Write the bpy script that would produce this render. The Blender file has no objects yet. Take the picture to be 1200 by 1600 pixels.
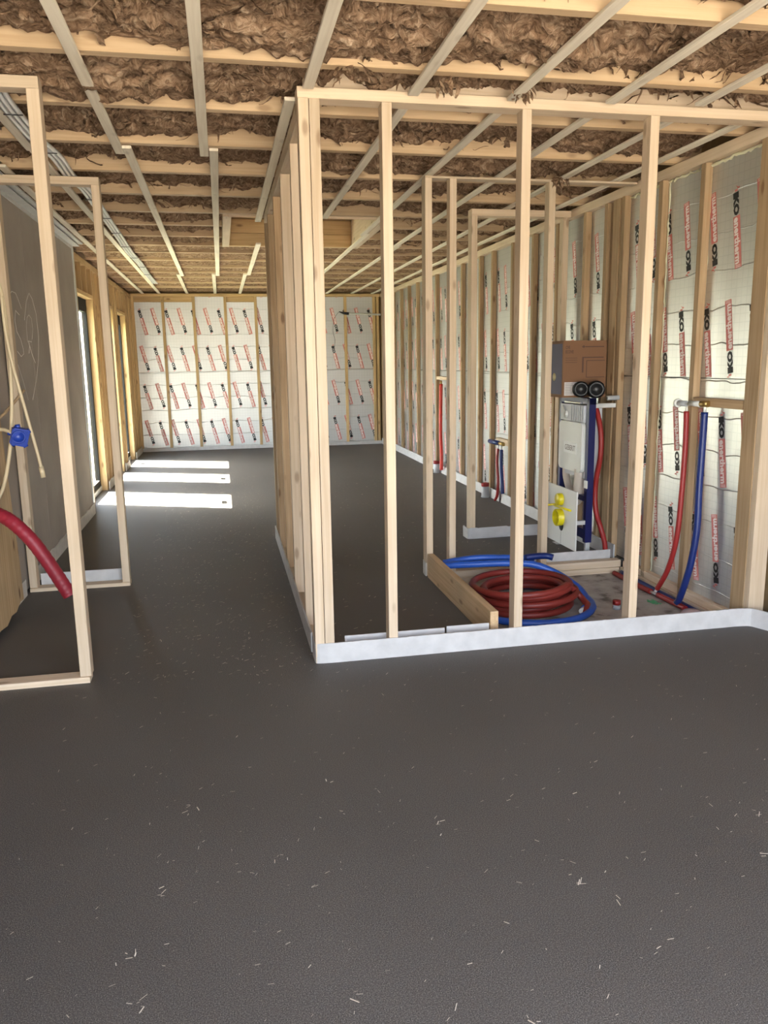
import bpy, bmesh, math, random
import numpy as np
from mathutils import Vector, Matrix
sc = bpy.context.scene
COL = sc.collection
random.seed(7)
rng = np.random.default_rng(7)

# ------------------------------------------------------------------ camera
CAM_H = 1.4
cd = bpy.data.cameras.new('camera')
cd.sensor_fit = 'VERTICAL'; cd.sensor_height = 36.0; cd.lens = 1226.56 * 36.0 / 1600.0
cd.clip_start = 0.05; cd.clip_end = 200
cam = bpy.data.objects.new('camera', cd); COL.objects.link(cam)
Rm = Matrix(((0.97959447, 0.05203458, -0.1941316), (-0.2004438, 0.18214567, -0.96262414), (-0.01472951, 0.98189376, 0.1888589)))
cam.matrix_world = Matrix.Translation((0, 0, CAM_H)) @ Rm.to_4x4()
sc.camera = cam

# ------------------------------------------------------------------ sky, sun, exposure
w = bpy.data.worlds.new('sky'); sc.world = w; w.use_nodes = True
nt = w.node_tree; nt.nodes.clear()
sky = nt.nodes.new('ShaderNodeTexSky'); sky.sky_type = 'NISHITA'; sky.sun_disc = False
sky.sun_elevation = math.radians(49); sky.sun_rotation = math.radians(-65); sky.air_density = 1.0; sky.dust_density = 2.5
bg = nt.nodes.new('ShaderNodeBackground'); bg.inputs['Strength'].default_value = 0.62
wo = nt.nodes.new('ShaderNodeOutputWorld')
hs = nt.nodes.new('ShaderNodeHueSaturation'); hs.inputs['Saturation'].default_value = 0.5
nt.links.new(sky.outputs[0], hs.inputs['Color']); nt.links.new(hs.outputs[0], bg.inputs[0]); nt.links.new(bg.outputs[0], wo.inputs[0])
sd = bpy.data.lights.new('sun', 'SUN'); sd.energy = 58.0; sd.angle = math.radians(0.53); sd.color = (1.0, 0.93, 0.82)
sun = bpy.data.objects.new('sun', sd); COL.objects.link(sun)
sun.rotation_euler = Vector((1.49, -0.67, -1.98)).to_track_quat('-Z', 'Y').to_euler()
sun.location = (-6, 10, 9)
sc.view_settings.view_transform = 'Standard'; sc.view_settings.look = 'None'
sc.view_settings.gamma = 1.0; sc.view_settings.use_curve_mapping = False
sc.view_settings.exposure = 2.55
try:
    sc.cycles.use_denoising = True
    sc.cycles.max_bounces = 10; sc.cycles.diffuse_bounces = 7; sc.cycles.glossy_bounces = 4; sc.cycles.transparent_max_bounces = 12
    sc.cycles.sample_clamp_indirect = 10.0
except Exception:
    pass

def portal(loc, direction, sx, sy):
    ld = bpy.data.lights.new('sky_portal', 'AREA'); ld.shape = 'RECTANGLE'; ld.size = sx; ld.size_y = sy
    o = bpy.data.objects.new('sky_portal', ld); COL.objects.link(o); o.location = loc
    o.rotation_euler = Vector(direction).to_track_quat('-Z', 'Z').to_euler()
    ld.cycles.is_portal = True
portal((0.7, -0.57, 1.2), (0, 1, 0), 3.4, 2.4)
for yc in (8.83, 10.49, 11.85):
    portal((-1.50, yc, 1.1), (1, 0, 0), 0.9, 2.1)

# ------------------------------------------------------------------ materials
def N(nt, t, **k):
    n = nt.nodes.new(t)
    for a, b in k.items():
        setattr(n, a, b)
    return n

def new_mat(name, color=(0.5, 0.5, 0.5), rough=0.6, metal=0.0, spec=0.5):
    m = bpy.data.materials.new(name); m.use_nodes = True
    b = m.node_tree.nodes['Principled BSDF']
    b.inputs['Base Color'].default_value = (*color, 1); b.inputs['Roughness'].default_value = rough
    b.inputs['Metallic'].default_value = metal; b.inputs['Specular IOR Level'].default_value = spec
    return m, m.node_tree, b

def ramp(nt, stops):
    r = N(nt, 'ShaderNodeValToRGB'); e = r.color_ramp.elements
    while len(e) < len(stops):
        e.new(0.5)
    for el, (p, c) in zip(e, stops):
        el.position = p; el.color = (*c, 1) if len(c) == 3 else c
    return r

def math_n(nt, op, a, b=None):
    n = N(nt, 'ShaderNodeMath', operation=op)
    for i, v in enumerate((a, b)):
        if v is None:
            continue
        if hasattr(v, 'links'):
            nt.links.new(v, n.inputs[i])
        else:
            n.inputs[i].default_value = v
    return n.outputs[0]

def mixc(nt, fac, a, b, bt='MIX'):
    n = N(nt, 'ShaderNodeMix', data_type='RGBA', blend_type=bt)
    for i, v in ((0, fac), (6, a), (7, b)):
        if hasattr(v, 'links'):
            nt.links.new(v, n.inputs[i])
        elif i == 0:
            n.inputs[0].default_value = v
        else:
            n.inputs[i].default_value = (*v, 1)
    return n.outputs[2]

def wood(name, light, dark, axis, knots=0.5, var=0.16, rough=0.62, knot_col=(0.16, 0.075, 0.03)):
    m, nt, b = new_mat(name, light, rough, spec=0.3)
    L = nt.links
    tc = N(nt, 'ShaderNodeTexCoord'); oi = N(nt, 'ShaderNodeObjectInfo')
    sh = N(nt, 'ShaderNodeVectorMath', operation='SCALE'); L.new(oi.outputs['Random'], sh.inputs['Scale']); sh.inputs[0].default_value = (37.1, 53.7, 71.3)
    ad = N(nt, 'ShaderNodeVectorMath', operation='ADD'); L.new(tc.outputs['Object'], ad.inputs[0]); L.new(sh.outputs[0], ad.inputs[1])
    mp = N(nt, 'ShaderNodeMapping'); L.new(ad.outputs[0], mp.inputs[0])
    s = [55.0, 55.0, 55.0]; s[axis] = 2.0; mp.inputs['Scale'].default_value = s
    n1 = N(nt, 'ShaderNodeTexNoise'); L.new(mp.outputs[0], n1.inputs['Vector']); n1.inputs['Scale'].default_value = 1.0; n1.inputs['Detail'].default_value = 4; n1.inputs['Distortion'].default_value = 0.6
    r1 = ramp(nt, [(0.28, dark), (0.62, light)]); L.new(n1.outputs[0], r1.inputs[0])
    # broad tone patches
    n2 = N(nt, 'ShaderNodeTexNoise'); L.new(ad.outputs[0], n2.inputs['Vector']); n2.inputs['Scale'].default_value = 2.2; n2.inputs['Detail'].default_value = 2
    mr = N(nt, 'ShaderNodeMapRange'); L.new(n2.outputs[0], mr.inputs[0]); mr.inputs[1].default_value = 0.3; mr.inputs[2].default_value = 0.7; mr.inputs[3].default_value = 1 - var; mr.inputs[4].default_value = 1.0
    mo = N(nt, 'ShaderNodeMapRange'); L.new(oi.outputs['Random'], mo.inputs[0]); mo.inputs[3].default_value = 1 - var; mo.inputs[4].default_value = 1 + var * 0.4
    mult = math_n(nt, 'MULTIPLY', mr.outputs[0], mo.outputs[0])
    cmb = N(nt, 'ShaderNodeCombineXYZ')
    for i in range(3):
        L.new(mult, cmb.inputs[i])
    c = mixc(nt, 1.0, r1.outputs[0], cmb.outputs[0], 'MULTIPLY')
    # knots
    mk = N(nt, 'ShaderNodeMapping'); L.new(ad.outputs[0], mk.inputs[0])
    s = [11.0, 11.0, 11.0]; s[axis] = 4.2; mk.inputs['Scale'].default_value = s
    vo = N(nt, 'ShaderNodeTexVoronoi'); L.new(mk.outputs[0], vo.inputs['Vector']); vo.inputs['Scale'].default_value = 1.0
    rk = ramp(nt, [(0.09, (1, 1, 1)), (0.19, (0, 0, 0))]); L.new(vo.outputs['Distance'], rk.inputs[0])
    c = mixc(nt, math_n(nt, 'MULTIPLY', rk.outputs[0], knots), c, knot_col)
    L.new(c, b.inputs['Base Color'])
    bp = N(nt, 'ShaderNodeBump'); bp.inputs['Strength'].default_value = 0.12; bp.inputs['Distance'].default_value = 0.003
    L.new(n1.outputs[0], bp.inputs['Height']); L.new(bp.outputs[0], b.inputs['Normal'])
    return m

SPR_L, SPR_D = (0.72, 0.57, 0.41), (0.62, 0.465, 0.31)
TAN_L, TAN_D = (0.50, 0.345, 0.20), (0.385, 0.245, 0.125)
ORG_L, ORG_D = (0.66, 0.455, 0.23), (0.54, 0.345, 0.15)
GRY_L, GRY_D = (0.82, 0.74, 0.60), (0.70, 0.61, 0.48)
JOIST = [wood('joist_spruce_%s' % a, (0.61, 0.435, 0.265), (0.51, 0.345, 0.195), i) for i, a in enumerate('xyz')]
SPRUCE = [wood('spruce_%s' % a, SPR_L, SPR_D, i) for i, a in enumerate('xyz')]
TAN = [wood('aged_spruce_%s' % a, TAN_L, TAN_D, i, 0.75, 0.22) for i, a in enumerate('xyz')]
ORANGE = [wood('honey_pine_%s' % a, ORG_L, ORG_D, i, 0.7, 0.2) for i, a in enumerate('xyz')]
GREYWOOD = [wood('weathered_batten_%s' % a, GRY_L, GRY_D, i, 0.2, 0.1, 0.8) for i, a in enumerate('xyz')]
PLY = wood('plywood', (0.70, 0.50, 0.28), (0.54, 0.35, 0.17), 2, 1.0, 0.3)
PLYY = wood('formwork_board', (0.68, 0.47, 0.27), (0.54, 0.35, 0.18), 1, 0.6, 0.25)

# grey screed floor
SCREED, nt, b = new_mat('screed', (0.09, 0.085, 0.08), 0.58, spec=0.5)
L = nt.links
tc = N(nt, 'ShaderNodeTexCoord')
n1 = N(nt, 'ShaderNodeTexNoise'); L.new(tc.outputs['Object'], n1.inputs['Vector']); n1.inputs['Scale'].default_value = 330; n1.inputs['Detail'].default_value = 3; n1.inputs['Roughness'].default_value = 0.7
r1 = ramp(nt, [(0.34, (0.024, 0.0215, 0.019)), (0.5, (0.074, 0.067, 0.060)), (0.66, (0.205, 0.19, 0.173))]); L.new(n1.outputs[0], r1.inputs[0])
n2 = N(nt, 'ShaderNodeTexNoise'); L.new(tc.outputs['Object'], n2.inputs['Vector']); n2.inputs['Scale'].default_value = 0.9; n2.inputs['Detail'].default_value = 3
r2 = ramp(nt, [(0.3, (0.86, 0.85, 0.84)), (0.7, (1.08, 1.07, 1.06))]); L.new(n2.outputs[0], r2.inputs[0])
c = mixc(nt, 1.0, r1.outputs[0], r2.outputs[0], 'MULTIPLY')
vo = N(nt, 'ShaderNodeTexVoronoi'); L.new(tc.outputs['Object'], vo.inputs['Vector']); vo.inputs['Scale'].default_value = 60
rv = ramp(nt, [(0.05, (1, 1, 1)), (0.10, (0, 0, 0))]); L.new(vo.outputs['Distance'], rv.inputs[0])
c = mixc(nt, math_n(nt, 'MULTIPLY', rv.outputs[0], 0.55), c, (0.03, 0.028, 0.026))
L.new(c, b.inputs['Base Color'])
bp = N(nt, 'ShaderNodeBump'); bp.inputs['Strength'].default_value = 0.3; bp.inputs['Distance'].default_value = 0.003
L.new(n1.outputs[0], bp.inputs['Height']); L.new(bp.outputs[0], b.inputs['Normal'])

CONC, nt, b = new_mat('bare_concrete', (0.4, 0.36, 0.32), 0.85)
L = nt.links; tc = N(nt, 'ShaderNodeTexCoord')
n1 = N(nt, 'ShaderNodeTexNoise'); L.new(tc.outputs['Object'], n1.inputs['Vector']); n1.inputs['Scale'].default_value = 9; n1.inputs['Detail'].default_value = 6
r1 = ramp(nt, [(0.33, (0.13, 0.11, 0.09)), (0.45, (0.36, 0.32, 0.28)), (0.7, (0.46, 0.42, 0.37))]); L.new(n1.outputs[0], r1.inputs[0]); L.new(r1.outputs[0], b.inputs['Base Color'])

# mineral wool
WOOL, nt, b = new_mat('mineral_wool', (0.25, 0.17, 0.11), 0.95, spec=0.08)
L = nt.links; tc = N(nt, 'ShaderNodeTexCoord')
nw = N(nt, 'ShaderNodeTexNoise'); L.new(tc.outputs['Object'], nw.inputs['Vector']); nw.inputs['Scale'].default_value = 6; nw.inputs['Detail'].default_value = 3
va = N(nt, 'ShaderNodeVectorMath', operation='MULTIPLY_ADD'); L.new(nw.outputs['Color'], va.inputs[0]); va.inputs[1].default_value = (0.35, 0.35, 0.35); L.new(tc.outputs['Object'], va.inputs[2])
mp = N(nt, 'ShaderNodeMapping'); L.new(va.outputs[0], mp.inputs[0]); mp.inputs['Scale'].default_value = (17, 34, 34)
n1 = N(nt, 'ShaderNodeTexNoise'); L.new(mp.outputs[0], n1.inputs['Vector']); n1.inputs['Scale'].default_value = 1; n1.inputs['Detail'].default_value = 6; n1.inputs['Roughness'].default_value = 0.62
r1 = ramp(nt, [(0.32, (0.13, 0.075, 0.042)), (0.48, (0.28, 0.175, 0.108)), (0.60, (0.40, 0.27, 0.175)), (0.74, (0.60, 0.45, 0.32))]); L.new(n1.outputs[0], r1.inputs[0])
L.new(r1.outputs[0], b.inputs['Base Color'])
bp = N(nt, 'ShaderNodeBump'); bp.inputs['Strength'].default_value = 1.0; bp.inputs['Distance'].default_value = 0.03
L.new(n1.outputs[0], bp.inputs['Height']); L.new(bp.outputs[0], b.inputs['Normal'])

# foil facing with a reinforcing grid and creases
def foil(name, horiz):
    m, nt, b = new_mat(name, (0.66, 0.66, 0.65), 0.38, 0.8)
    L = nt.links; tc = N(nt, 'ShaderNodeTexCoord'); sp = N(nt, 'ShaderNodeSeparateXYZ'); geo = N(nt, 'ShaderNodeNewGeometry')
    L.new(geo.outputs['Position'], sp.inputs[0])
    u, v = sp.outputs[horiz], sp.outputs[2]
    def grid(co, per, wid):
        f = math_n(nt, 'FRACT', math_n(nt, 'DIVIDE', co, per))
        d = math_n(nt, 'ABSOLUTE', math_n(nt, 'SUBTRACT', f, 0.5))
        return math_n(nt, 'GREATER_THAN', d, 0.5 - wid)
    g = math_n(nt, 'MAXIMUM', grid(u, 0.045, 0.045), grid(v, 0.045, 0.045))
    # horizontal creases, wandering
    nz = N(nt, 'ShaderNodeTexNoise'); L.new(geo.outputs['Position'], nz.inputs['Vector']); nz.inputs['Scale'].default_value = 5
    vv = math_n(nt, 'ADD', v, math_n(nt, 'MULTIPLY', nz.outputs[0], 0.07))
    f = math_n(nt, 'FRACT', math_n(nt, 'DIVIDE', vv, 0.2))
    d = math_n(nt, 'ABSOLUTE', math_n(nt, 'SUBTRACT', f, 0.5))
    cre = N(nt, 'ShaderNodeMapRange'); L.new(d, cre.inputs[0]); cre.inputs[1].default_value = 0.0; cre.inputs[2].default_value = 0.018; cre.inputs[3].default_value = 1; cre.inputs[4].default_value = 0
    n3 = N(nt, 'ShaderNodeTexNoise'); L.new(geo.outputs['Position'], n3.inputs['Vector']); n3.inputs['Scale'].default_value = 28; n3.inputs['Detail'].default_value = 3
    h = math_n(nt, 'ADD', math_n(nt, 'MULTIPLY', cre.outputs[0], 1.0), math_n(nt, 'MULTIPLY', n3.outputs[0], 0.35))
    bp = N(nt, 'ShaderNodeBump'); bp.inputs['Strength'].default_value = 0.5; bp.inputs['Distance'].default_value = 0.006
    L.new(h, bp.inputs['Height']); L.new(bp.outputs[0], b.inputs['Normal'])
    c = mixc(nt, math_n(nt, 'MULTIPLY', g, 0.36), (0.60, 0.60, 0.59), (0.42, 0.43, 0.44))
    c = mixc(nt, math_n(nt, 'MULTIPLY', cre.outputs[0], 0.15), c, (0.42, 0.43, 0.44))
    L.new(c, b.inputs['Base Color'])
    return m
FOIL_X = foil('foil_facing_back', 0); FOIL_Y = foil('foil_facing_side', 1)

def simple(name, col, rough=0.5, metal=0.0, spec=0.5, bump=None):
    m, nt, b = new_mat(name, col, rough, metal, spec)
    if bump:
        tc = N(nt, 'ShaderNodeTexCoord'); n1 = N(nt, 'ShaderNodeTexNoise'); nt.links.new(tc.outputs['Object'], n1.inputs['Vector'])
        n1.inputs['Scale'].default_value = bump[0]; n1.inputs['Detail'].default_value = 4
        bp = N(nt, 'ShaderNodeBump'); bp.inputs['Strength'].default_value = bump[1]; bp.inputs['Distance'].default_value = 0.004
        nt.links.new(n1.outputs[0], bp.inputs['Height']); nt.links.new(bp.outputs[0], b.inputs['Normal'])
        r = ramp(nt, [(0.3, tuple(x * 0.88 for x in col)), (0.7, tuple(min(1, x * 1.06) for x in col))])
        nt.links.new(n1.outputs[0], r.inputs[0]); nt.links.new(r.outputs[0], b.inputs['Base Color'])
    return m
PRINT_BLACK = simple('print_black', (0.012, 0.012, 0.013), 0.6)
PRINT_RED = simple('print_red', (0.60, 0.19, 0.17), 0.6)
PRINT_PINK = simple('print_pale', (0.84, 0.74, 0.71), 0.6)
FILM = simple('white_edge_foam', (0.53, 0.51, 0.495), 0.65, bump=(14, 0.25))
FILM_OLD = simple('dirty_edge_foam', (0.62, 0.59, 0.54), 0.7, bump=(22, 0.6))
BOARD = simple('grey_plasterboard', (0.36, 0.31, 0.265), 0.8, bump=(3, 0.08))
STEEL = simple('galvanised_steel', (0.58, 0.58, 0.57), 0.45, 0.4, bump=(20, 0.1))
FRAME_BLUE = simple('blue_powder_coat', (0.004, 0.007, 0.075), 0.35)
PLASTIC_WHITE = simple('white_plastic', (0.70, 0.70, 0.66), 0.4)
PLASTIC_GREY = simple('grey_plastic', (0.42, 0.43, 0.44), 0.4)
PLASTIC_CLEARISH = simple('milky_plastic', (0.55, 0.56, 0.60), 0.25)
PLASTIC_BEIGE = simple('beige_flush_pipe', (0.56, 0.49, 0.42), 0.4)
YELLOW = simple('yellow_plastic', (0.72, 0.60, 0.01), 0.4)
RED_HOSE = simple('red_hose', (0.20, 0.022, 0.015), 0.5)
RED_PIPE = simple('red_sleeve', (0.29, 0.018, 0.016), 0.45)
CRIMSON = simple('crimson_conduit', (0.25, 0.011, 0.025), 0.5)
BLUE_HOSE = simple('blue_hose', (0.02, 0.09, 0.42), 0.4)
BLUE_PIPE = simple('blue_sleeve', (0.006, 0.02, 0.13), 0.4)
BLUE_BOX = simple('blue_box_plastic', (0.01, 0.045, 0.34), 0.35)
CREAM = simple('cream_conduit', (0.64, 0.52, 0.33), 0.45)
SILVER_PIPE = simple('pale_grey_conduit', (0.66, 0.66, 0.65), 0.3, 0.1)
BLACK_RUB = simple('black_rubber', (0.014, 0.014, 0.015), 0.35)
BRASS = simple('brass', (0.48, 0.34, 0.13), 0.35, 0.9)
CARD = simple('cardboard', (0.20, 0.10, 0.05), 0.8)
CARD_PRINT = simple('cardboard_print', (0.10, 0.05, 0.035), 0.8)
PURPLE = simple('purple_print', (0.045, 0.036, 0.085), 0.6)
PAPER = simple('paper_label', (0.62, 0.58, 0.55), 0.7)
PAPER_INK = simple('label_ink', (0.30, 0.27, 0.26), 0.7)
DARK_FRAME = simple('anthracite_frame', (0.018, 0.017, 0.016), 0.75, spec=0.2)
SHADED_WALL = simple('shaded_wall', (0.10, 0.065, 0.05), 0.8, bump=(6, 0.3))  # wall brown with the shade of the near left corner in its colour
OSB = simple('sheathing_board', (0.36, 0.23, 0.11), 0.8, bump=(25, 0.3))
CHALK = simple('chalk', (0.72, 0.68, 0.62), 0.9)
FOAM = simple('pale_foam_bead', (0.62, 0.60, 0.42), 0.8)
CHIP = simple('wood_sliver', (0.62, 0.55, 0.45), 0.8)
BOUNCE_GROUND = simple('bounce_ground', (0.155, 0.145, 0.125), 0.95, bump=(1.5, 0.3))  # tone set to bounce sunlight in through the front opening
DIM_GROUND = simple('dim_ground', (0.075, 0.085, 0.05), 0.95, bump=(3, 0.5))  # outside ground, made dark to cut bounce light on the window reveals
RENDERED = simple('rendered_wall', (0.34, 0.27, 0.22), 0.85, bump=(5, 0.1))
GREEN = simple('green_scrap', (0.08, 0.32, 0.14), 0.5)
GLASS, nt, b = new_mat('window_glass')
nt.nodes.remove(b); out = nt.nodes['Material Output']
tr = N(nt, 'ShaderNodeBsdfTransparent'); tr.inputs[0].default_value = (0.93, 0.96, 0.95, 1)
gl = N(nt, 'ShaderNodeBsdfGlossy'); gl.inputs['Roughness'].default_value = 0.02
mx = N(nt, 'ShaderNodeMixShader'); mx.inputs[0].default_value = 0.07
nt.links.new(tr.outputs[0], mx.inputs[1]); nt.links.new(gl.outputs[0], mx.inputs[2]); nt.links.new(mx.outputs[0], out.inputs[0])

# ------------------------------------------------------------------ helpers
def wloc(o):
    v = Vector((0, 0, 0))
    while o is not None:
        v = v + o.location; o = o.parent
    return v

def link(name, mesh, parent=None, loc=(0, 0, 0), mat=None):
    o = bpy.data.objects.new(name, mesh); COL.objects.link(o)
    loc = Vector(loc)
    if parent is not None:
        o.parent = parent; loc = loc - wloc(parent)
    o.location = loc
    if mat is not None and len(mesh.materials) == 0:
        mesh.materials.append(mat)
    return o

def thing(name, label, cat, loc=(0, 0, 0), group=None):
    o = bpy.data.objects.new(name, None); COL.objects.link(o); o.location = loc; o.empty_display_size = 0.1
    o['label'] = label; o['category'] = cat; o['kind'] = 'thing'
    if group: o['group'] = group
    return o

def tag(o, label, cat, group=None):
    o['label'] = label; o['category'] = cat; o['kind'] = 'thing'
    if group: o['group'] = group
    return o

def struct(name, loc=(0, 0, 0)):
    o = bpy.data.objects.new(name, None); COL.objects.link(o); o.location = loc; o['kind'] = 'structure'
    return o

_cache = {}
def box_mesh(dx, dy, dz, mat, ch=0.002):
    key = (round(dx, 4), round(dy, 4), round(dz, 4), mat.name, ch)
    if key in _cache: return _cache[key]
    d = (dx, dy, dz); ax = max(range(3), key=lambda i: d[i]); a, b_ = [i for i in range(3) if i != ax]
    ch = min(ch, d[a] * 0.3, d[b_] * 0.3)
    A, B = d[a] / 2, d[b_] / 2
    prof = [(-A + ch, -B), (A - ch, -B), (A, -B + ch), (A, B - ch), (A - ch, B), (-A + ch, B), (-A, B - ch), (-A, -B + ch)]
    vs = []
    for s in (-1, 1):
        for (p, q) in prof:
            v = [0, 0, 0]; v[ax] = s * d[ax] / 2; v[a] = p; v[b_] = q; vs.append(v)
    fs = [tuple(range(7, -1, -1)), tuple(range(8, 16))] + [(i, (i + 1) % 8, 8 + (i + 1) % 8, 8 + i) for i in range(8)]
    me = bpy.data.meshes.new('timber'); me.from_pydata(vs, [], fs)
    bm = bmesh.new(); bm.from_mesh(me); bmesh.ops.recalc_face_normals(bm, faces=bm.faces); bm.to_mesh(me); bm.free()
    me.materials.append(mat); _cache[key] = me
    return me

def beam(name, x0, x1, y0, y1, z0, z1, mat, parent, ch=0.002):
    d = (abs(x1 - x0), abs(y1 - y0), abs(z1 - z0))
    if isinstance(mat, list):
        mat = mat[max(range(3), key=lambda i: d[i])]
    return link(name, box_mesh(*d, mat, ch), parent, ((x0 + x1) / 2, (y0 + y1) / 2, (z0 + z1) / 2))

class MB:
    """collects simple shapes, then links them as one mesh"""
    def __init__(s): s.v = []; s.f = []; s.m = []; s.smooth = []
    def add(s, v, f, mi=0, sm=False):
        o = len(s.v); s.v += [tuple(p) for p in v]; s.f += [tuple(o + i for i in q) for q in f]; s.m += [mi] * len(f); s.smooth += [sm] * len(f)
    def box(s, x0, x1, y0, y1, z0, z1, mi=0):
        v = [(x, y, z) for x in (x0, x1) for y in (y0, y1) for z in (z0, z1)]
        s.add(v, [(0, 1, 3, 2), (4, 6, 7, 5), (0, 4, 5, 1), (2, 3, 7, 6), (0, 2, 6, 4), (1, 5, 7, 3)], mi)
    def tube(s, pts, r, n=10, mi=0, cap=True, radii=None):
        P = [Vector(p) for p in pts]; k = len(P)
        T = [(P[min(i + 1, k - 1)] - P[max(i - 1, 0)]).normalized() for i in range(k)]
        u = T[0].orthogonal().normalized(); v = []; f = []
        for i in range(k):
            u = (u - T[i] * u.dot(T[i])); u = u.normalized() if u.length > 1e-6 else T[i].orthogonal().normalized()
            w_ = T[i].cross(u); rr = radii[i] if radii else r
            for j in range(n):
                a = 2 * math.pi * j / n; v.append(P[i] + (u * math.cos(a) + w_ * math.sin(a)) * rr)
        for i in range(k - 1):
            for j in range(n):
                f.append((i * n + j, i * n + (j + 1) % n, (i + 1) * n + (j + 1) % n, (i + 1) * n + j))
        s.add(v, f, mi, True)
        if cap:
            o = len(s.v) - len(v)
            s.f += [tuple(o + j for j in range(n - 1, -1, -1)), tuple(o + (k - 1) * n + j for j in range(n))]; s.m += [mi, mi]; s.smooth += [False, False]
    def build(s, name, mats, parent=None, origin=None, kind=None):
        me = bpy.data.meshes.new(name)
        o = Vector(origin) if origin is not None else (sum((Vector(p) for p in s.v), Vector()) / max(1, len(s.v)))
        me.from_pydata([tuple(Vector(p) - o) for p in s.v], [], s.f)
        for m in (mats if isinstance(mats, (list, tuple)) else [mats]): me.materials.append(m)
        me.polygons.foreach_set('material_index', s.m); me.polygons.foreach_set('use_smooth', s.smooth); me.update()
        ob = link(name, me, parent, o)
        if kind: ob['kind'] = kind
        return ob

def spline(pts, n=8):
    P = [Vector(p) for p in pts]; out = []
    for i in range(len(P) - 1):
        p0, p1, p2, p3 = P[max(i - 1, 0)], P[i], P[i + 1], P[min(i + 2, len(P) - 1)]
        for k in range(n):
            t = k / n
            out.append(0.5 * ((2 * p1) + (p2 - p0) * t + (2 * p0 - 5 * p1 + 4 * p2 - p3) * t * t + (3 * p1 - p0 - 3 * p2 + p3) * t ** 3))
    out.append(P[-1]); return out

def tube_obj(name, pts, r, mat, parent=None, n=10, sub=8):
    mb = MB(); mb.tube(spline(pts, sub) if sub else pts, r, n); return mb.build(name, mat, parent)

def lathe(mb, c, axis, prof, n=20, mi=0):
    """prof: list of (distance along axis, radius)"""
    A = Vector(axis).normalized(); u = A.orthogonal().normalized(); w_ = A.cross(u); v = []; f = []
    for d, r in prof:
        for j in range(n):
            a = 2 * math.pi * j / n; v.append(Vector(c) + A * d + (u * math.cos(a) + w_ * math.sin(a)) * r)
    k = len(prof)
    for i in range(k - 1):
        for j in range(n):
            f.append((i * n + j, i * n + (j + 1) % n, (i + 1) * n + (j + 1) % n, (i + 1) * n + j))
    mb.add(v, f, mi, True)

def text_mesh(body, size, bold=0.0, spacing=1.0):
    cu = bpy.data.curves.new('lettering', 'FONT'); cu.body = body; cu.size = size; cu.resolution_u = 2; cu.offset = bold; cu.space_character = spacing
    ob = bpy.data.objects.new('lettering', cu); COL.objects.link(ob)
    dg = bpy.context.evaluated_depsgraph_get(); dg.update()
    me = bpy.data.meshes.new_from_object(ob.evaluated_get(dg))
    v = np.array([tuple(p.co) for p in me.vertices]); f = [tuple(p.vertices) for p in me.polygons]
    bpy.data.objects.remove(ob); bpy.data.meshes.remove(me); bpy.data.curves.remove(cu)
    return v, f

def fit(v, u0, u1, v0, v1):
    a = v[:, :2].copy(); mn = a.min(0); mx_ = a.max(0)
    a = (a - mn) / (mx_ - mn); a[:, 0] = u0 + a[:, 0] * (u1 - u0); a[:, 1] = v0 + a[:, 1] * (v1 - v0)
    return a

# numpy gradient noise
_perm = np.random.default_rng(3).permutation(256); _perm = np.concatenate([_perm, _perm, _perm])
_g = np.random.default_rng(4).normal(size=(256, 2)); _g /= np.linalg.norm(_g, axis=1)[:, None]
def pn(x, y):
    xi = np.floor(x).astype(int); yi = np.floor(y).astype(int); xf = x - xi; yf = y - yi; xi &= 255; yi &= 255
    def gr(ix, iy, fx, fy):
        g = _g[_perm[_perm[ix & 255] + (iy & 255)]]; return g[..., 0] * fx + g[..., 1] * fy
    u = xf ** 3 * (xf * (xf * 6 - 15) + 10); v = yf ** 3 * (yf * (yf * 6 - 15) + 10)
    a = gr(xi, yi, xf, yf); b = gr(xi + 1, yi, xf - 1, yf); c = gr(xi, yi + 1, xf, yf - 1); d = gr(xi + 1, yi + 1, xf - 1, yf - 1)
    return (a + u * (b - a)) + v * ((c + u * (d - c)) - (a + u * (b - a)))

# ------------------------------------------------------------------ dimensions
XL, XR, YB = -1.33, 2.67, 13.28          # stud faces of the left, right and back wall
FOILX, FOILY = 2.715, 13.325
Z_J, Z_B = 2.51, 2.495                    # underside of joists and of ceiling battens
YF = 3.506

# ------------------------------------------------------------------ floor
fm = MB()
fm.box(-1.64, 3.0, -0.55, 3.56, -0.2, 0.0); fm.box(-1.64, 1.262, 3.56, 4.95, -0.2, 0.0); fm.box(-1.64, 3.0, 4.95, 13.5, -0.2, 0.0)
floor = fm.build('floor', SCREED, origin=(0, 0, 0)); floor['kind'] = 'structure'
cs = MB(); cs.box(1.262, 3.0, 3.56, 4.95, -0.25, -0.075); cs.build('concrete_slab', CONC, floor)['label'] = 'bare pale concrete slab inside the stud cubicle'
gm = MB(); gm.box(-40, 40, -40, 50, -0.7, -0.35)
g = gm.build('ground', DIM_GROUND); g['kind'] = 'structure'
gm = MB(); gm.box(-14, 16, -25, -0.56, -0.349, -0.2)  # unseen slab behind the camera, added to bounce light onto the ceiling
g = gm.build('ground_bounce', BOUNCE_GROUND); g['kind'] = 'structure'

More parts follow.
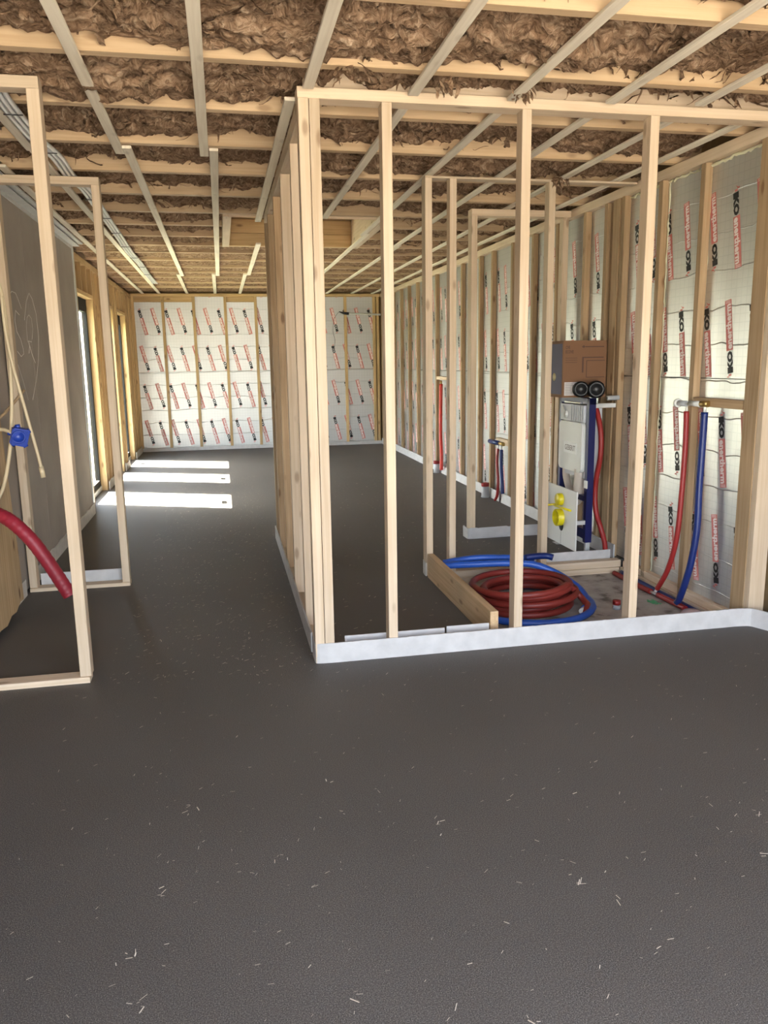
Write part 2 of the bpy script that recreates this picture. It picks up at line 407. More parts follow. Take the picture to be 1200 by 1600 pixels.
# ------------------------------------------------------------------ ceiling: deck, joists, battens, wool
dk = MB(); dk.box(-1.64, 3.0, -0.55, 13.6, 2.76, 2.9)
ceiling = dk.build('ceiling', OSB); ceiling['kind'] = 'structure'
JF = [0.24, 0.85, 1.46, 2.07, 2.677, 3.277, 3.887, 4.497, 5.113, 5.745, 6.372, 6.94, 7.53, 8.09, 8.60, 9.22, 9.86, 10.42, 11.0, 11.72, 12.45]   # far edges
HX0, HX1, HY0, HY1 = 0.14, 1.33, 6.42, 8.045   # roof hatch opening
for yf in JF:
    if HY0 + 0.1 < yf < HY1 - 0.1:
        beam('joist', -1.6, HX0 - 0.07, yf - 0.05, yf, Z_J, 2.76, JOIST, ceiling)
        beam('joist', HX1 + 0.07, 2.95, yf - 0.05, yf, Z_J, 2.76, JOIST, ceiling)
    else:
        beam('joist', -1.6, 2.95, yf - 0.05, yf, Z_J, 2.76, JOIST, ceiling)
for x0, segs in ((-1.165, [(1.5, 4.66), (5.0, 8.3), (8.25, 13.24)]), (-0.925, [(0.4, 4.62)]), (-0.915, [(4.62, 10.7), (10.62, 13.24)]), (-0.485, [(0.3, 4.62)]), (-0.44, [(4.5, 10.66)]), (-0.485, [(10.5, 13.24)]),
                 (-0.05, [(0.3, 4.61)]), (0.0, [(4.49, 10.6)]), (-0.05, [(10.45, 13.24)]), (0.385, [(0.3, 3.46), (7.8, 10.5)]), (0.325, [(3.62, 6.6)]), (0.34, [(10.4, 13.24)]),
                 (0.83, [(0.3, 3.48), (3.60, 6.40)]), (0.86, [(8.0, 13.24)]), (1.27, [(0.3, 3.48), (3.60, 7.2)]), (1.30, [(7.1, 13.24)]),
                 (1.715, [(0.3, 3.45), (3.60, 7.9)]), (1.74, [(7.8, 13.24)]), (2.13, [(0.3, 3.42), (3.60, 6.2)]), (2.16, [(6.1, 13.24)]), (2.50, [(3.60, 13.24)])):
    for (a, b_) in segs:
        beam('batten', x0, x0 + 0.046, a, b_, Z_B, Z_J - 0.0005, GREYWOOD, ceiling)
# timber kerb of the roof hatch
beam('hatch_trimmer', HX0 - 0.065, HX0, HY0, HY1, Z_J - 0.01, 2.76, SPRUCE, ceiling)
beam('hatch_trimmer', HX1, HX1 + 0.065, HY0, HY1, Z_J - 0.01, 2.76, SPRUCE, ceiling)
beam('hatch_board', HX0, HX1, HY1 - 0.025, HY1 - 0.001, Z_J, 2.625, ORANGE, ceiling)
beam('hatch_board', HX0, HX1, HY1 - 0.020, HY1 - 0.001, 2.628, 2.758, ORANGE, ceiling)
beam('hatch_board', HX0, HX1, HY0 - 0.0, HY0 + 0.02, Z_J - 0.008, 2.70, SPRUCE, ceiling)
beam('blocking', 0.40, 2.62, 3.56, 3.60, 2.522, 2.60, SPRUCE, ceiling)

def wool_bay(y0, y1, x0, x1, res, near):
    nx = max(2, int((x1 - x0) / res)); ny = max(3, int((y1 - y0) / res))
    X, Y = np.meshgrid(np.linspace(x0, x1, nx), np.linspace(y0, y1, ny))
    wx = X + 0.16 * pn(X * 3.1 + 5, Y * 3.1) + 0.05 * pn(X * 9, Y * 9 + 3); wy = Y + 0.16 * pn(X * 3.1, Y * 3.1 + 17) + 0.05 * pn(X * 9 + 8, Y * 9)
    fold = 1 - np.abs(pn(wx * 4.0, wy * 7.5)) * 2.2
    fold2 = 1 - np.abs(pn(wx * 9.5 + 3, wy * 17)) * 2.2
    fine = 1 - np.abs(pn(wx * 24 + 3, wy * 40)) * 2.2
    low = pn(X * 1.1 + 9, Y * 2.3)
    amp = 1.0 if near else 0.38
    t = (Y - y0) / (y1 - y0)
    edge = np.sin(np.pi * np.clip(t, 0, 1)) ** 0.4
    sag = 0.062 * fold + 0.034 * fold2 + 0.012 * fine + 0.10 * low
    Z = (2.645 if near else 2.545) - amp * (sag - 0.02) * (0.45 + 0.55 * edge) - (0.0 if near else 0.0)
    # wool slumps towards the far joist so its sagging belly hides part of the joist behind
    if near: Z -= 0.045 * t
    if 3.1 < y1 < 3.3: Z -= 0.075 * t * np.exp(-((X - 0.6) / 0.42) ** 2)
    Z = np.clip(Z, 2.47 if near else 2.512, 2.75)
    lo = (t < 0.04) | (t > 0.96); Z = np.where(lo, np.maximum(Z, 2.535), Z)
    v = np.stack([X, Y, Z], -1).reshape(-1, 3)
    i = np.arange(nx * ny).reshape(ny, nx)
    f = np.stack([i[:-1, :-1], i[1:, :-1], i[1:, 1:], i[:-1, 1:]], -1).reshape(-1, 4)
    me = bpy.data.meshes.new('insulation_batt'); me.from_pydata(v.tolist(), [], f.tolist()); me.materials.append(WOOL)
    me.polygons.foreach_set('use_smooth', [True] * len(me.polygons))
    return link('insulation_batt', me, ceiling)
for k in range(len(JF) - 1):
    a, b_ = JF[k] + 0.001, JF[k + 1] - 0.051
    near = b_ < 8.2
    res = 0.011 if b_ < 5.2 else (0.015 if near else 0.024)
    if b_ < 2.0: res = 0.05
    if HY0 - 0.1 < a < HY1 - 0.2:
        wool_bay(a, b_, -1.34, HX0 - 0.07, res, near); wool_bay(a, b_, HX1 + 0.07, 2.74, res, near)
    else:
        wool_bay(a, b_, -1.34, 2.74, res, near)
wool_bay(12.455, 13.27, -1.34, 2.74, 0.024, False)
# hanging fibres
st = MB()
for _ in range(420):
    y = random.choice([random.uniform(2.1, 4.4), random.uniform(2.1, 7)]); x = random.uniform(-1.2, 2.6); L_ = random.uniform(0.03, 0.11)
    if HX0 - .1 < x < HX1 + .1 and HY0 - .1 < y < HY1: continue
    z = random.uniform(2.57, 2.62); zmin = random.choice([2.52, 2.52, 2.49]); p = [Vector((x, y, z))]; d = Vector((random.uniform(-1, 1), random.uniform(-1, 1), -0.4))
    for q in range(4):
        d = (d + Vector((random.uniform(-.8, .8), random.uniform(-.8, .8), -0.35))).normalized(); p.append(p[-1] + d * L_ / 4); p[-1].z = max(p[-1].z, zmin)
    r0 = random.uniform(0.002, 0.006)
    st.tube(p, 0.004, 4, radii=[r0 * 1.3, r0 * 1.6, r0, r0 * 0.7, r0 * 0.25])
# torn flakes of wool curling out of the batts
def flake(x, y, z, L_, wd, droop, zmin=2.524):
    a = random.uniform(0, 6.28); d = Vector((math.cos(a), math.sin(a) * 0.6, random.uniform(-.5, .1))); p = Vector((x, y, z)); v = []; n = 6
    cu = Vector((random.uniform(-.5, .5), random.uniform(-.5, .5), -droop))
    for k in range(n + 1):
        t = k / n; sd_ = d.cross(Vector((random.uniform(-.3, .3), random.uniform(-.3, .3), 1))).normalized() * wd * (0.35 + math.sin(math.pi * (0.12 + 0.8 * t))) * random.uniform(0.6, 1.2) * (1 - 0.55 * t)
        bow = Vector((0, 0, wd * random.uniform(0.1, 0.5)))
        v += [p - sd_, p + bow, p + sd_]
        d = (d + cu * 0.35 + Vector((random.uniform(-.3, .3), random.uniform(-.3, .3), random.uniform(-.3, .25)))).normalized(); p = p + d * L_ / n; p.z = max(p.z, zmin)
    f = []
    for k in range(n):
        for q in (0, 1): f.append((k * 3 + q, k * 3 + q + 1, k * 3 + q + 4, k * 3 + q + 3))
    st.add(v, f, 0, True)
for k in range(len(JF) - 1):
    a, b_ = JF[k], JF[k + 1] - 0.05
    if a < 1.9 or b_ > 8.2: continue
    for _ in range(260 if a < 4.5 else 150):
        x = random.uniform(-1.3, 2.65); y = random.uniform(a + 0.03, b_ - 0.02)
        if HX0 - .12 < x < HX1 + .12 and HY0 - .1 < y < HY1: continue
        flake(x, y, random.uniform(2.57, 2.63) - 0.03 * (y - a) / 0.56, random.uniform(0.05, 0.15), random.choice([0.004, 0.007, 0.012, 0.02]), random.uniform(0.0, 0.6))
for (x, y, z) in ((2.12, 4.855, 2.50), (0.95, 3.30, 2.505), (1.30, 3.40, 2.53), (0.55, 3.25, 2.52)):
    for _ in range(14): flake(x + random.gauss(0, .02), y + random.gauss(0, .012), z, random.uniform(0.05, 0.10), random.uniform(0.010, 0.020), 0.9, 2.41)
for f_ in range(150):
    x = random.uniform(0.2, 2.6); y = random.uniform(3.20, 3.34); flake(x, y, 2.575, random.uniform(0.05, 0.12), random.uniform(0.01, 0.028), 0.4)
st.build('hanging_fibres', WOOL, ceiling, kind='stuff')

# ------------------------------------------------------------------ printed insulation boards
t1 = text_mesh('IKO', 1.0, 0.07, 0.98); t2 = text_mesh('enertherm', 1.0, 0.045, 1.04)
MK_L, MK_H = 0.43, 0.056
def mark_shapes():
    """flat shapes of the print in (u along reading direction, v up), list of (verts, faces, material index)"""
    S = []
    a = fit(t1[0], 0.035, 0.155, 0.004, MK_H - 0.004); S.append((a, t1[1], 0))
    u0, u1 = 0.158, MK_L
    S.append((np.array([(u0, 0), (u1, 0), (u1, MK_H), (u0, MK_H)]), [(0, 1, 2, 3)], 1))
    a = fit(t2[0], u0 + 0.006, u1 - 0.022, 0.005, MK_H - 0.005); S.append((a, t2[1], 2))
    for k in range(2):
        S.append((np.array([(u1 - 0.017 + k * 0.008, 0.008), (u1 - 0.014 + k * 0.008, 0.008), (u1 - 0.012 + k * 0.008, MK_H - 0.008), (u1 - 0.015 + k * 0.008, MK_H - 0.008)]), [(0, 1, 2, 3)], 2))
    # small red corner arrow ahead of the letters
    S.append((np.array([(0.020, 0.020), (0.031, 0.020), (0.031, 0.044), (0.020, 0.044)]), [(0, 1, 2, 3)], 1))
    S.append((np.array([(0.0, 0.030), (0.020, 0.044), (0.020, 0.060), (0.012, 0.060), (0.012, 0.048)]), [(0, 1, 2, 3, 4)], 1))
    return S
MARK = mark_shapes()
LIFT = {0: 0.0012, 1: 0.0008, 2: 0.0014}
def prints(parent, o3, hdir, ndir, h0, h1, z0, z1, pitch, phase, tilt, parity=0):
    """prints on a board between h0..h1 along the wall; hdir = rightwards as one faces the wall"""
    mb = MB(); k0 = math.floor((h0 - phase) / pitch); n = 0
    for r, zc in enumerate((2.655, 2.07, 1.485, 0.89, 0.30)):
        k = k0
        while phase + k * pitch < h1:
            hc = phase + k * pitch
            if hc > h0 + 0.01 and z0 < min(zc, zc - 0.225 if zc > 2.5 else zc) < z1:
                down = (k + r + 1 + parity) % 2 == 0
                ang = (-math.pi / 2 if down else math.pi / 2) + tilt
                ca, sa = math.cos(ang), math.sin(ang)
                for (v, f, mi) in MARK:
                    u = v[:, 0] - MK_L / 2; w_ = v[:, 1] - MK_H / 2
                    hh = u * ca - w_ * sa; zz = u * sa + w_ * ca + zc
                    pts = [Vector(o3) + Vector(hdir) * (hc + a) + Vector((0, 0, b_)) + Vector(ndir) * LIFT[mi] for a, b_ in zip(hh, zz)]
                    mb.add(pts, f, mi)
                n += 1
            k += 1
    if n:
        ob = mb.build('print', [PRINT_BLACK, PRINT_RED, PRINT_PINK], parent)
        zo = wloc(ob).z; bm = bmesh.new(); bm.from_mesh(ob.data)
        for zc, up in ((z1 - 0.004, 1), (z0 + 0.004, -1)):
            bmesh.ops.bisect_plane(bm, geom=bm.verts[:] + bm.edges[:] + bm.faces[:], plane_co=(0, 0, zc - zo), plane_no=(0, 0, up), clear_outer=True)
        bm.to_mesh(ob.data); bm.free()

# ------------------------------------------------------------------ back wall
wb = MB(); wb.box(-1.64, 3.0, 13.42, 13.6, -0.2, 2.76)
wall_back = wb.build('wall_back', OSB); wall_back['kind'] = 'structure'
bs = [-1.315, -0.855, -0.375, 0.12, 0.605, 1.09, 1.58, 2.075, 2.56, 2.62]
for x in bs: beam('stud', x - 0.022, x + 0.022, YB, FOILY, 0.0, 2.455, ORANGE, wall_back)
beam('top_plate', -1.34, 2.67, YB - 0.002, FOILY + 0.09, 2.456, 2.50, ORANGE, wall_back)
for i in range(len(bs) - 2):
    x0, x1 = bs[i], bs[i + 1]
    low = i in (0, 1, 3)
    if low: beam('header_board', x0 + 0.023, x1 - 0.023, FOILY + 0.002, FOILY + 0.04, 2.372, 2.455, ORANGE, wall_back)
    for (z0, z1) in ((0.02, 1.274), (1.279, 2.37 if low else 2.454)):
        bd = beam('insulation_board', x0 + 0.001, x1 - 0.001, FOILY + 0.001, FOILY + 0.08, z0, z1, FOIL_X, wall_back, 0.003)
        prints(bd, (0, FOILY + 0.001, 0), (1, 0, 0), (0, -1, 0), x0, x1, z0, z1, 0.205, -1.18, math.radians(14))
beam('edge_strip', -1.31, 2.66, YB - 0.008, YB - 0.001, 0.0, 0.055, FILM, wall_back)

# ------------------------------------------------------------------ right wall
wr = MB(); wr.box(2.83, 3.0, 3.5, 13.6, -0.2, 2.76)
wall_right = wr.build('wall_right', OSB); wall_right['kind'] = 'structure'
rs = [3.625, 4.165, 4.60, 5.06, 5.30, 5.63, 6.13, 6.63, 7.13, 7.68, 8.07, 8.70, 9.23, 9.78, 10.28, 10.78, 11.28, 11.78, 12.33, 12.83, 13.24]
for k, y in enumerate(rs):
    wd = 0.055 if k == 0 else 0.0225
    zb_ = -0.03 if y < 4.9 else 0.0
    beam('stud', XR, FOILX + (0.06 if k == 0 else 0.0), y - wd, y + wd, zb_, 2.445, TAN, wall_right)
beam('stud', XR + 0.004, 2.765, 3.528, 3.5695, -0.03, 2.445, SPRUCE, wall_right)
beam('stud', XR - 0.0, FOILX, 5.11, 5.20, 0.0, 2.445, TAN, wall_right)
beam('top_plate', XR - 0.002, FOILX + 0.1, 3.56, 13.27, 2.446, 2.505, SPRUCE, wall_right)
beam('bottom_plate', XR - 0.02, FOILX, 3.69, 4.86, -0.072, -0.032, SPRUCE, wall_right)
beam('bottom_plate', XR, FOILX, 3.69, 4.86, -0.031, 0.012, SPRUCE, wall_right)
for i in range(len(rs) - 1):
    y0, y1 = rs[i], rs[i + 1]
    for (z0, z1) in ((-0.03 if y1 < 4.9 else 0.01, 1.274), (1.279, 2.444)):
        bd = beam('insulation_board', FOILX + 0.001, FOILX + 0.08, y0 + 0.001, y1 - 0.001, z0, z1, FOIL_Y, wall_right, 0.003)
        prints(bd, (FOILX + 0.001, 0, 0), (0, -1, 0), (-1, 0, 0), -y1, -y0, z0, z1, *((0.20, -3.90, math.radians(9), 0) if y0 < 4.1 else (0.19, -4.355, math.radians(9), 1)))
beam('edge_strip', XR - 0.012, XR - 0.002, 4.98, 5.82, 0.0, 0.10, FILM, wall_right)
beam('edge_strip', XR - 0.012, XR - 0.002, 5.94, 7.30, 0.0, 0.10, FILM, wall_right)
beam('edge_strip', XR - 0.012, XR - 0.002, 7.36, 13.25, 0.0, 0.10, FILM, wall_right)
beam('noggin', XR + 0.002, FOILX, 3.69, 4.14, 1.12, 1.168, TAN, wall_right)
beam('noggin', XR - 0.002, FOILX, 7.16, 7.50, 0.575, 0.63, SPRUCE, wall_right)
beam('noggin', XR + 0.002, FOILX, 9.26, 9.75, 1.16, 1.20, SPRUCE, wall_right)
# foam bead along the near boards
fb = MB()
for (y, s) in ((3.69, 1), (4.15, -1), (4.19, 1), (4.57, -1), (4.63, 1)):
    pts = [(FOILX - 0.003 + random.uniform(-.002, .004), y + random.uniform(-.004, .004), z) for z in np.linspace(0.0, 2.44, 60)]
    fb.tube(pts, 0.005, 5, radii=[random.uniform(0.002, 0.007) for _ in pts])
pts = [(FOILX - 0.004, y, 2.435 + random.uniform(-.008, .008)) for y in np.linspace(3.68, 5.05, 60)]
fb.tube(pts, 0.006, 5, radii=[random.uniform(0.003, 0.011) for _ in pts])
fb.build('foam_bead', FOAM, wall_right)
# near length of the right wall beside the camera
wn = MB(); wn.box(2.79, 3.0, -0.35, 3.5, -0.2, 2.76)
o = wn.build('wall_right_near', RENDERED); o['kind'] = 'structure'

# ------------------------------------------------------------------ wall behind the camera with a wide opening
wf = MB(); wf.box(-1.64, -1.0, -0.55, -0.35, -0.2, 2.9); wf.box(2.4, 3.0, -0.55, -0.35, -0.2, 2.9); wf.box(-1.0, 2.4, -0.55, -0.35, 2.4, 2.9)
o = wf.build('wall_front', RENDERED); o['kind'] = 'structure'

# ------------------------------------------------------------------ left wall
WIN = [(8.34, 9.285), (10.04, 10.90), (11.40, 12.272)]
wl = MB()
ys = [7.86] + [v for p in WIN for v in p] + [13.6]
for a, b_ in zip(ys[0::2], ys[1::2]): wl.box(-1.456, -1.43, a, b_, -0.2, 2.76)
for a, b_ in WIN:
    wl.box(-1.456, -1.43, a, b_, 2.12, 2.76); wl.box(-1.456, -1.43, a, b_, -0.2, 0.0)
wall_left = wl.build('wall_left', OSB); wall_left['kind'] = 'structure'
wg = MB(); wg.box(-1.64, -1.28, -0.35, 7.86, -0.2, 2.76)
wall_left_near = wg.build('wall_left_near', SHADED_WALL); wall_left_near['kind'] = 'structure'  # bare near stretch is coloured dark to stand for shadow
for (a, b_) in ((4.72, 5.90), (5.903, 7.08), (7.083, 7.86)):
    beam('plasterboard', -1.279, -1.265, a, b_, 0.02, 2.44, BOARD, wall_left_near, 0.0015)
beam('corner_bead', -1.27, -1.257, 7.80, 7.868, 0.02, 2.44, STEEL, wall_left_near)
beam('steel_track', -1.262, -1.20, 4.0, 7.86, 2.462, 2.468, STEEL, wall_left_near, 0.001)
beam('steel_track', -1.264, -1.258, 4.0, 7.86, 2.435, 2.461, STEEL, wall_left_near, 0.001)
beam('steel_track', -1.264, -1.17, 4.0, 7.86, 2.48, 2.494, STEEL, wall_left_near, 0.001)
# curled strip of edge foam
def strip(name, pts, z0, z1, th, mat, parent, wav=0.0, open_top=0.0):
    """upright band following a floor polyline"""
    P = [Vector((p[0], p[1], 0)) for p in pts]; v = []; f = []; k = len(P)
    for i in range(k):
        t = (P[min(i + 1, k - 1)] - P[max(i - 1, 0)]).normalized(); n = Vector((-t.y, t.x, 0))
        zt = z1 + random.uniform(-wav, wav)
        for (off, z) in ((0, z0), (open_top, zt), (th + open_top, zt), (th, z0)):
            q = P[i] + n * off; v.append((q.x, q.y, z))
    for i in range(k - 1):
        for j in range(4):
            f.append((i * 4 + j, i * 4 + (j + 1) % 4, (i + 1) * 4 + (j + 1) % 4, (i + 1) * 4 + j))
    f += [(3, 2, 1, 0), tuple((k - 1) * 4 + j for j in range(4))]
    mb = MB(); mb.add(v, f); return mb.build(name, mat, parent)
def line(a, b_, n): return [(a[0] + (b_[0] - a[0]) * t, a[1] + (b_[1] - a[1]) * t) for t in np.linspace(0, 1, n)]
strip('edge_strip', line((-1.262, 7.84), (-1.262, 5.24), 26), 0.0, 0.10, 0.010, FILM_OLD, wall_left_near, 0.008, 0.0)
strip('edge_strip', line((-1.262, 5.06), (-1.262, 4.70), 6), 0.0, 0.10, 0.010, FILM_OLD, wall_left_near, 0.006, 0.0)
# chalk loops on the board (a flat drawing on the wall)
def inv_px(px, py, x):
    c = Vector(((px - 600) / 1226.56, -(py - 800) / 1226.56, -1.0)); d = Rm @ c; t = x / d.x
    return (x, d.y * t, CAM_H + d.z * t)
ck = MB()
for pl, r in (([(14, 462), (18, 455), (24, 458), (29, 470), (33, 482)], .0022), ([(30, 492), (24, 485), (23, 500), (26, 518), (32, 530), (36, 545), (37, 553), (33, 557), (27, 549)], .0025),
              ([(38, 500), (41, 470), (45, 458), (50, 467), (56, 490), (60, 525), (60, 560), (57, 592), (51, 625)], .0022),
              ([(43, 535), (41, 510), (42, 496), (45, 492), (49, 498), (51, 515), (50, 530)], .0018), ([(49, 534), (44, 533), (46, 541), (45, 552)], .003), ([(46, 540), (50, 554), (55, 567)], .0028), ([(28, 570), (36, 595), (44, 625)], .0016)):
    ck.tube([inv_px(px, py, -1.2655) for px, py in pl], r, 5)
ck.build('chalk_drawing', CHALK, wall_left_near)
# framing around the windows
beam('top_plate', -1.43, XL, 7.88, 13.27, 2.42, 2.48, ORANGE, wall_left)
for (a, b_) in WIN:
    beam('jamb_stud', -1.455, XL, a - 0.045, a, 0.0, 2.10, ORANGE, wall_left)
    beam('jamb_stud', -1.455, XL, b_, b_ + 0.045, 0.0, 2.10, ORANGE, wall_left)
    beam('header', -1.455, XL, a - 0.045, b_ + 0.045, 2.102, 2.145, ORANGE, wall_left)
    for t in (0.0, 0.33, 0.67, 1.0):
        y = a - 0.0225 + (b_ - a + 0.045) * t
        beam('cripple_stud', -1.429, XL, y - 0.0225, y + 0.0225, 2.147, 2.418, ORANGE, wall_left)
for y in (7.90, 8.15, 9.46, 9.72, 11.05, 11.26, 12.45, 12.72, 12.98, 13.22):
    beam('stud', -1.429, XL, y - 0.0225, y + 0.0225, 0.0, 2.418, ORANGE, wall_left)
for a, b_ in ((9.31, 10.05), (10.93, 11.41), (12.3, 13.2)):
    strip('edge_strip', line((XL + 0.012, b_), (XL + 0.012, a), 10), 0.0, 0.10, 0.008, FILM_OLD, wall_left, 0.01)
def window(i, a, b_, dots):
    wn_ = struct('window_%d' % i, (-1.55, (a + b_) / 2, 0.0))
    x0, x1 = -1.45, -1.40
    beam('window_frame', x0, x1, a + 0.002, a + 0.055, 0.06, 2.10, DARK_FRAME, wn_); beam('window_frame', x0, x1, b_ - 0.055, b_ - 0.002, 0.06, 2.10, DARK_FRAME, wn_)
    beam('window_frame', x0, x1, a + 0.056, b_ - 0.056, 1.965, 2.10, DARK_FRAME, wn_); beam('window_frame', x0, x1, a + 0.056, b_ - 0.056, 0.06, 0.125, DARK_FRAME, wn_)
    beam('window_sill', -1.455, -1.39, a + 0.002, b_ - 0.002, 0.001, 0.058, STEEL, wn_)
    beam('pane', -1.418, -1.412, a + 0.054, b_ - 0.054, 0.124, 1.967, GLASS, wn_, 0.0)
    for (y, z) in dots:
        beam('sticker', -1.4115, -1.411, y - 0.09, y + 0.09, z - 0.045, z + 0.045, simple('glass_sticker', (0.4, 0.42, 0.4)), wn_, 0.0)
window(1, *WIN[0], [(8.72, 1.83)]); window(2, *WIN[1], [(10.44, 1.82)]); window(3, *WIN[2], [(11.79, 0.32)])

# ------------------------------------------------------------------ stud partitions
def rounded(pts, r, n=6):
    out = []
    for i, p in enumerate(pts):
        if i in (0, len(pts) - 1): out.append(p); continue
        a = Vector((*pts[i - 1], 0)); b_ = Vector((*p, 0)); c = Vector((*pts[i + 1], 0))
        u = (a - b_).normalized() * r; v = (c - b_).normalized() * r
        for t in np.linspace(0, 1, n):
            q = (b_ + u) * (1 - t) ** 2 + b_ * 2 * t * (1 - t) + (b_ + v) * t ** 2; out.append((q.x, q.y))
    return out
D = 0.089
# front wall of the cubicle
p1 = thing('stud_frame', 'wide pale timber stud frame nearest the camera, closing the front of the cubicle', 'stud frame', (1.5, YF, 0))
for x1 in (0.413, 0.4595, 0.767, 1.397, 2.014):
    beam('stud', x1 - 0.044, x1, YF, YF + 0.07, 0.03 if x1 < 1.3 else -0.03, 2.474, SPRUCE, p1)
beam('top_plate', 0.367, 2.664, YF - 0.002, YF + 0.088, 2.475, 2.519, SPRUCE, p1)
beam('bottom_plate', 0.37, 1.23, YF + 0.001, YF + 0.07, -0.0, 0.028, SPRUCE, p1); beam('bottom_plate', 1.30, 2.66, YF + 0.001, YF + 0.07, -0.074, -0.031, SPRUCE, p1)
strip('edge_strip', rounded(line((0.366, 3.62), (0.366, 3.505), 2) + line((0.366, 3.498), (2.60, 3.498), 30)[1:] + [(2.66, 3.49), (2.72, 3.36), (2.775, 3.1), (2.78, 2.4)], 0.02, 4), 0.0, 0.097, 0.008, FILM, p1, 0.001)['label'] = 'white foam edge strip curling round to the side wall'
strip('edge_strip', [(0.52, YF + 0.078), (0.53, YF + 0.075), (0.80, YF + 0.074), (1.02, YF + 0.073)], 0.0, 0.098, 0.006, FILM, p1)
strip('edge_strip', [(1.03, YF + 0.073), (1.25, YF + 0.072)], 0.0, 0.104, 0.006, FILM, p1)
# side wall running back from the corner post
p2 = thing('stud_frame', 'long stud frame running back into the room from the double corner post', 'stud frame', (0.42, 4.9, 0))
for y in (4.01, 4.635, 5.245, 5.855, 6.22):
    beam('stud', 0.376, 0.376 + D, y, y + 0.045, 0.02, 2.424, TAN if y > 5 else SPRUCE, p2)
beam('top_plate', 0.376, 0.376 + D, 3.60, 6.27, 2.425, 2.494, SPRUCE, p2)
beam('bottom_plate', 0.376, 0.376 + D, 3.60, 6.27, -0.0, 0.02, SPRUCE, p2)
strip('edge_strip', line((0.364, 6.29), (0.364, 3.66), 20), 0.0, 0.10, 0.008, FILM, p2, 0.003)
# second cross frame with closely spaced posts
p3 = thing('stud_frame', 'stud frame behind the hose coils, dividing cubicle from toilet corner', 'stud frame', (1.95, 4.87, 0))
for x0 in (1.265, 1.42, 2.065): beam('stud', x0, x0 + 0.044, 4.87, 4.87 + (0.089 if x0 < 1.3 else 0.07), -0.03 if x0 > 1.3 else 0.0, 2.482, SPRUCE, p3)
beam('top_plate', 1.265, 2.66, 4.868, 4.94, 2.445 + 0.036, 2.494, SPRUCE, p3)
beam('bottom_plate', 1.30, 2.648, 4.868, 4.94, -0.074, -0.034, SPRUCE, p3); beam('bottom_plate', 1.30, 2.66, 4.872, 4.94, -0.033, 0.016, SPRUCE, p3)
strip('edge_strip', line((1.47, 4.952), (2.62, 4.952), 10), 0.0, 0.075, 0.006, FILM, p3, 0.002)
strip('edge_strip', [(1.262, 4.96), (1.255, 4.90), (1.256, 4.86)], 0.0, 0.09, 0.006, FILM_OLD, p3)
# third cross frame
p4 = thing('stud_frame', 'farthest stud frame on the right, with curled white strip at its foot', 'stud frame', (2.25, 5.85, 0))
beam('stud', 1.875, 1.92, 5.85, 5.94, 0.0, 2.445, SPRUCE, p4); beam('stud', 2.60, 2.645, 5.85, 5.92, 0.0, 2.445, SPRUCE, p4)
beam('top_plate', 1.875, 2.66, 5.848, 5.94, 2.446, 2.494, SPRUCE, p4)
beam('bottom_plate', 1.90, 2.64, 5.855, 5.93, 0.0, 0.02, SPRUCE, p4)
strip('edge_strip', rounded([(1.852, 5.96), (1.852, 5.835), (1.95, 5.83), (2.2, 5.838), (2.46, 5.83), (2.645, 5.838)], 0.02, 5), 0.0, 0.085, 0.008, FILM, p4, 0.004)
# two left-hand frames standing off the left wall
f1 = thing('stud_frame', 'nearest left stud frame with a threshold rail and one tall post', 'stud frame', (-0.95, 3.53, 0))
beam('stud', -0.69, -0.642, 3.53, 3.60, 0.028, 2.466, SPRUCE, f1)
beam('top_plate', -1.26, -0.642, 3.528, 3.60, 2.467, 2.494 + 0.018, SPRUCE, f1)
beam('bottom_plate', -1.26, -0.648, 3.52, 3.60, -0.004, 0.027, SPRUCE, f1)
f2 = thing('stud_frame', 'second left stud frame, a doorway-sized rectangle against the grey wall', 'stud frame', (-0.95, 5.13, 0))
beam('stud', -0.692, -0.646, 5.13, 5.20, 0.024, 2.4395, SPRUCE, f2); beam('stud', -1.252, -1.206, 5.13, 5.20, 0.024, 2.4395, SPRUCE, f2)
beam('top_plate', -1.26, -0.646, 5.128, 5.20, 2.440, 2.4845, SPRUCE, f2)
beam('bottom_plate', -1.25, -0.645, 5.12, 5.20, -0.004, 0.023, SPRUCE, f2)
strip('edge_strip', line((-1.20, 5.212), (-0.66, 5.212), 6), 0.0, 0.095, 0.008, FILM, f2)

# ------------------------------------------------------------------ formwork board between screed and bare slab
o = beam('formwork_board', 1.264, 1.306, 3.60, 4.84, -0.07, 0.155, PLYY, None)
tag(o, 'board on edge holding back the dark screed beside the hose coils', 'board')

# ------------------------------------------------------------------ hose coils on the bare slab
def coil(name, label, mat, cx, cy, z0, r0, r, turns, lift, jit, tail, sleeve=None):
    t = thing(name, label, 'hose', (cx, cy, z0 - r))
    n = int(turns * 28); pts = []; ph = [random.uniform(0, 6.28) for _ in range(4)]
    for i in range(n):
        a = 2 * math.pi * i / 28 + 2.2; k = i / 28
        rr = r0 + jit * math.sin(a * 0.37 + ph[0]) + jit * 0.6 * math.sin(a * 1.13 + ph[1])
        z = z0 + lift * k + 0.012 * math.sin(a * 1.0 + ph[2]) * (1 if k > 0.7 else 0) 
        pts.append((cx + rr * math.cos(a), cy + rr * math.sin(a), max(z, z0)))
    pts += tail
    mb = MB(); mb.tube(pts, r, 10); mb.build('hose', mat, t)
    for p, q in (sleeve or []):
        sb = MB(); sb.tube([p, q], r * 0.72, 10); sb.build('pipe_end', PLASTIC_WHITE, t)['label'] = 'bare white pipe end'
    return t
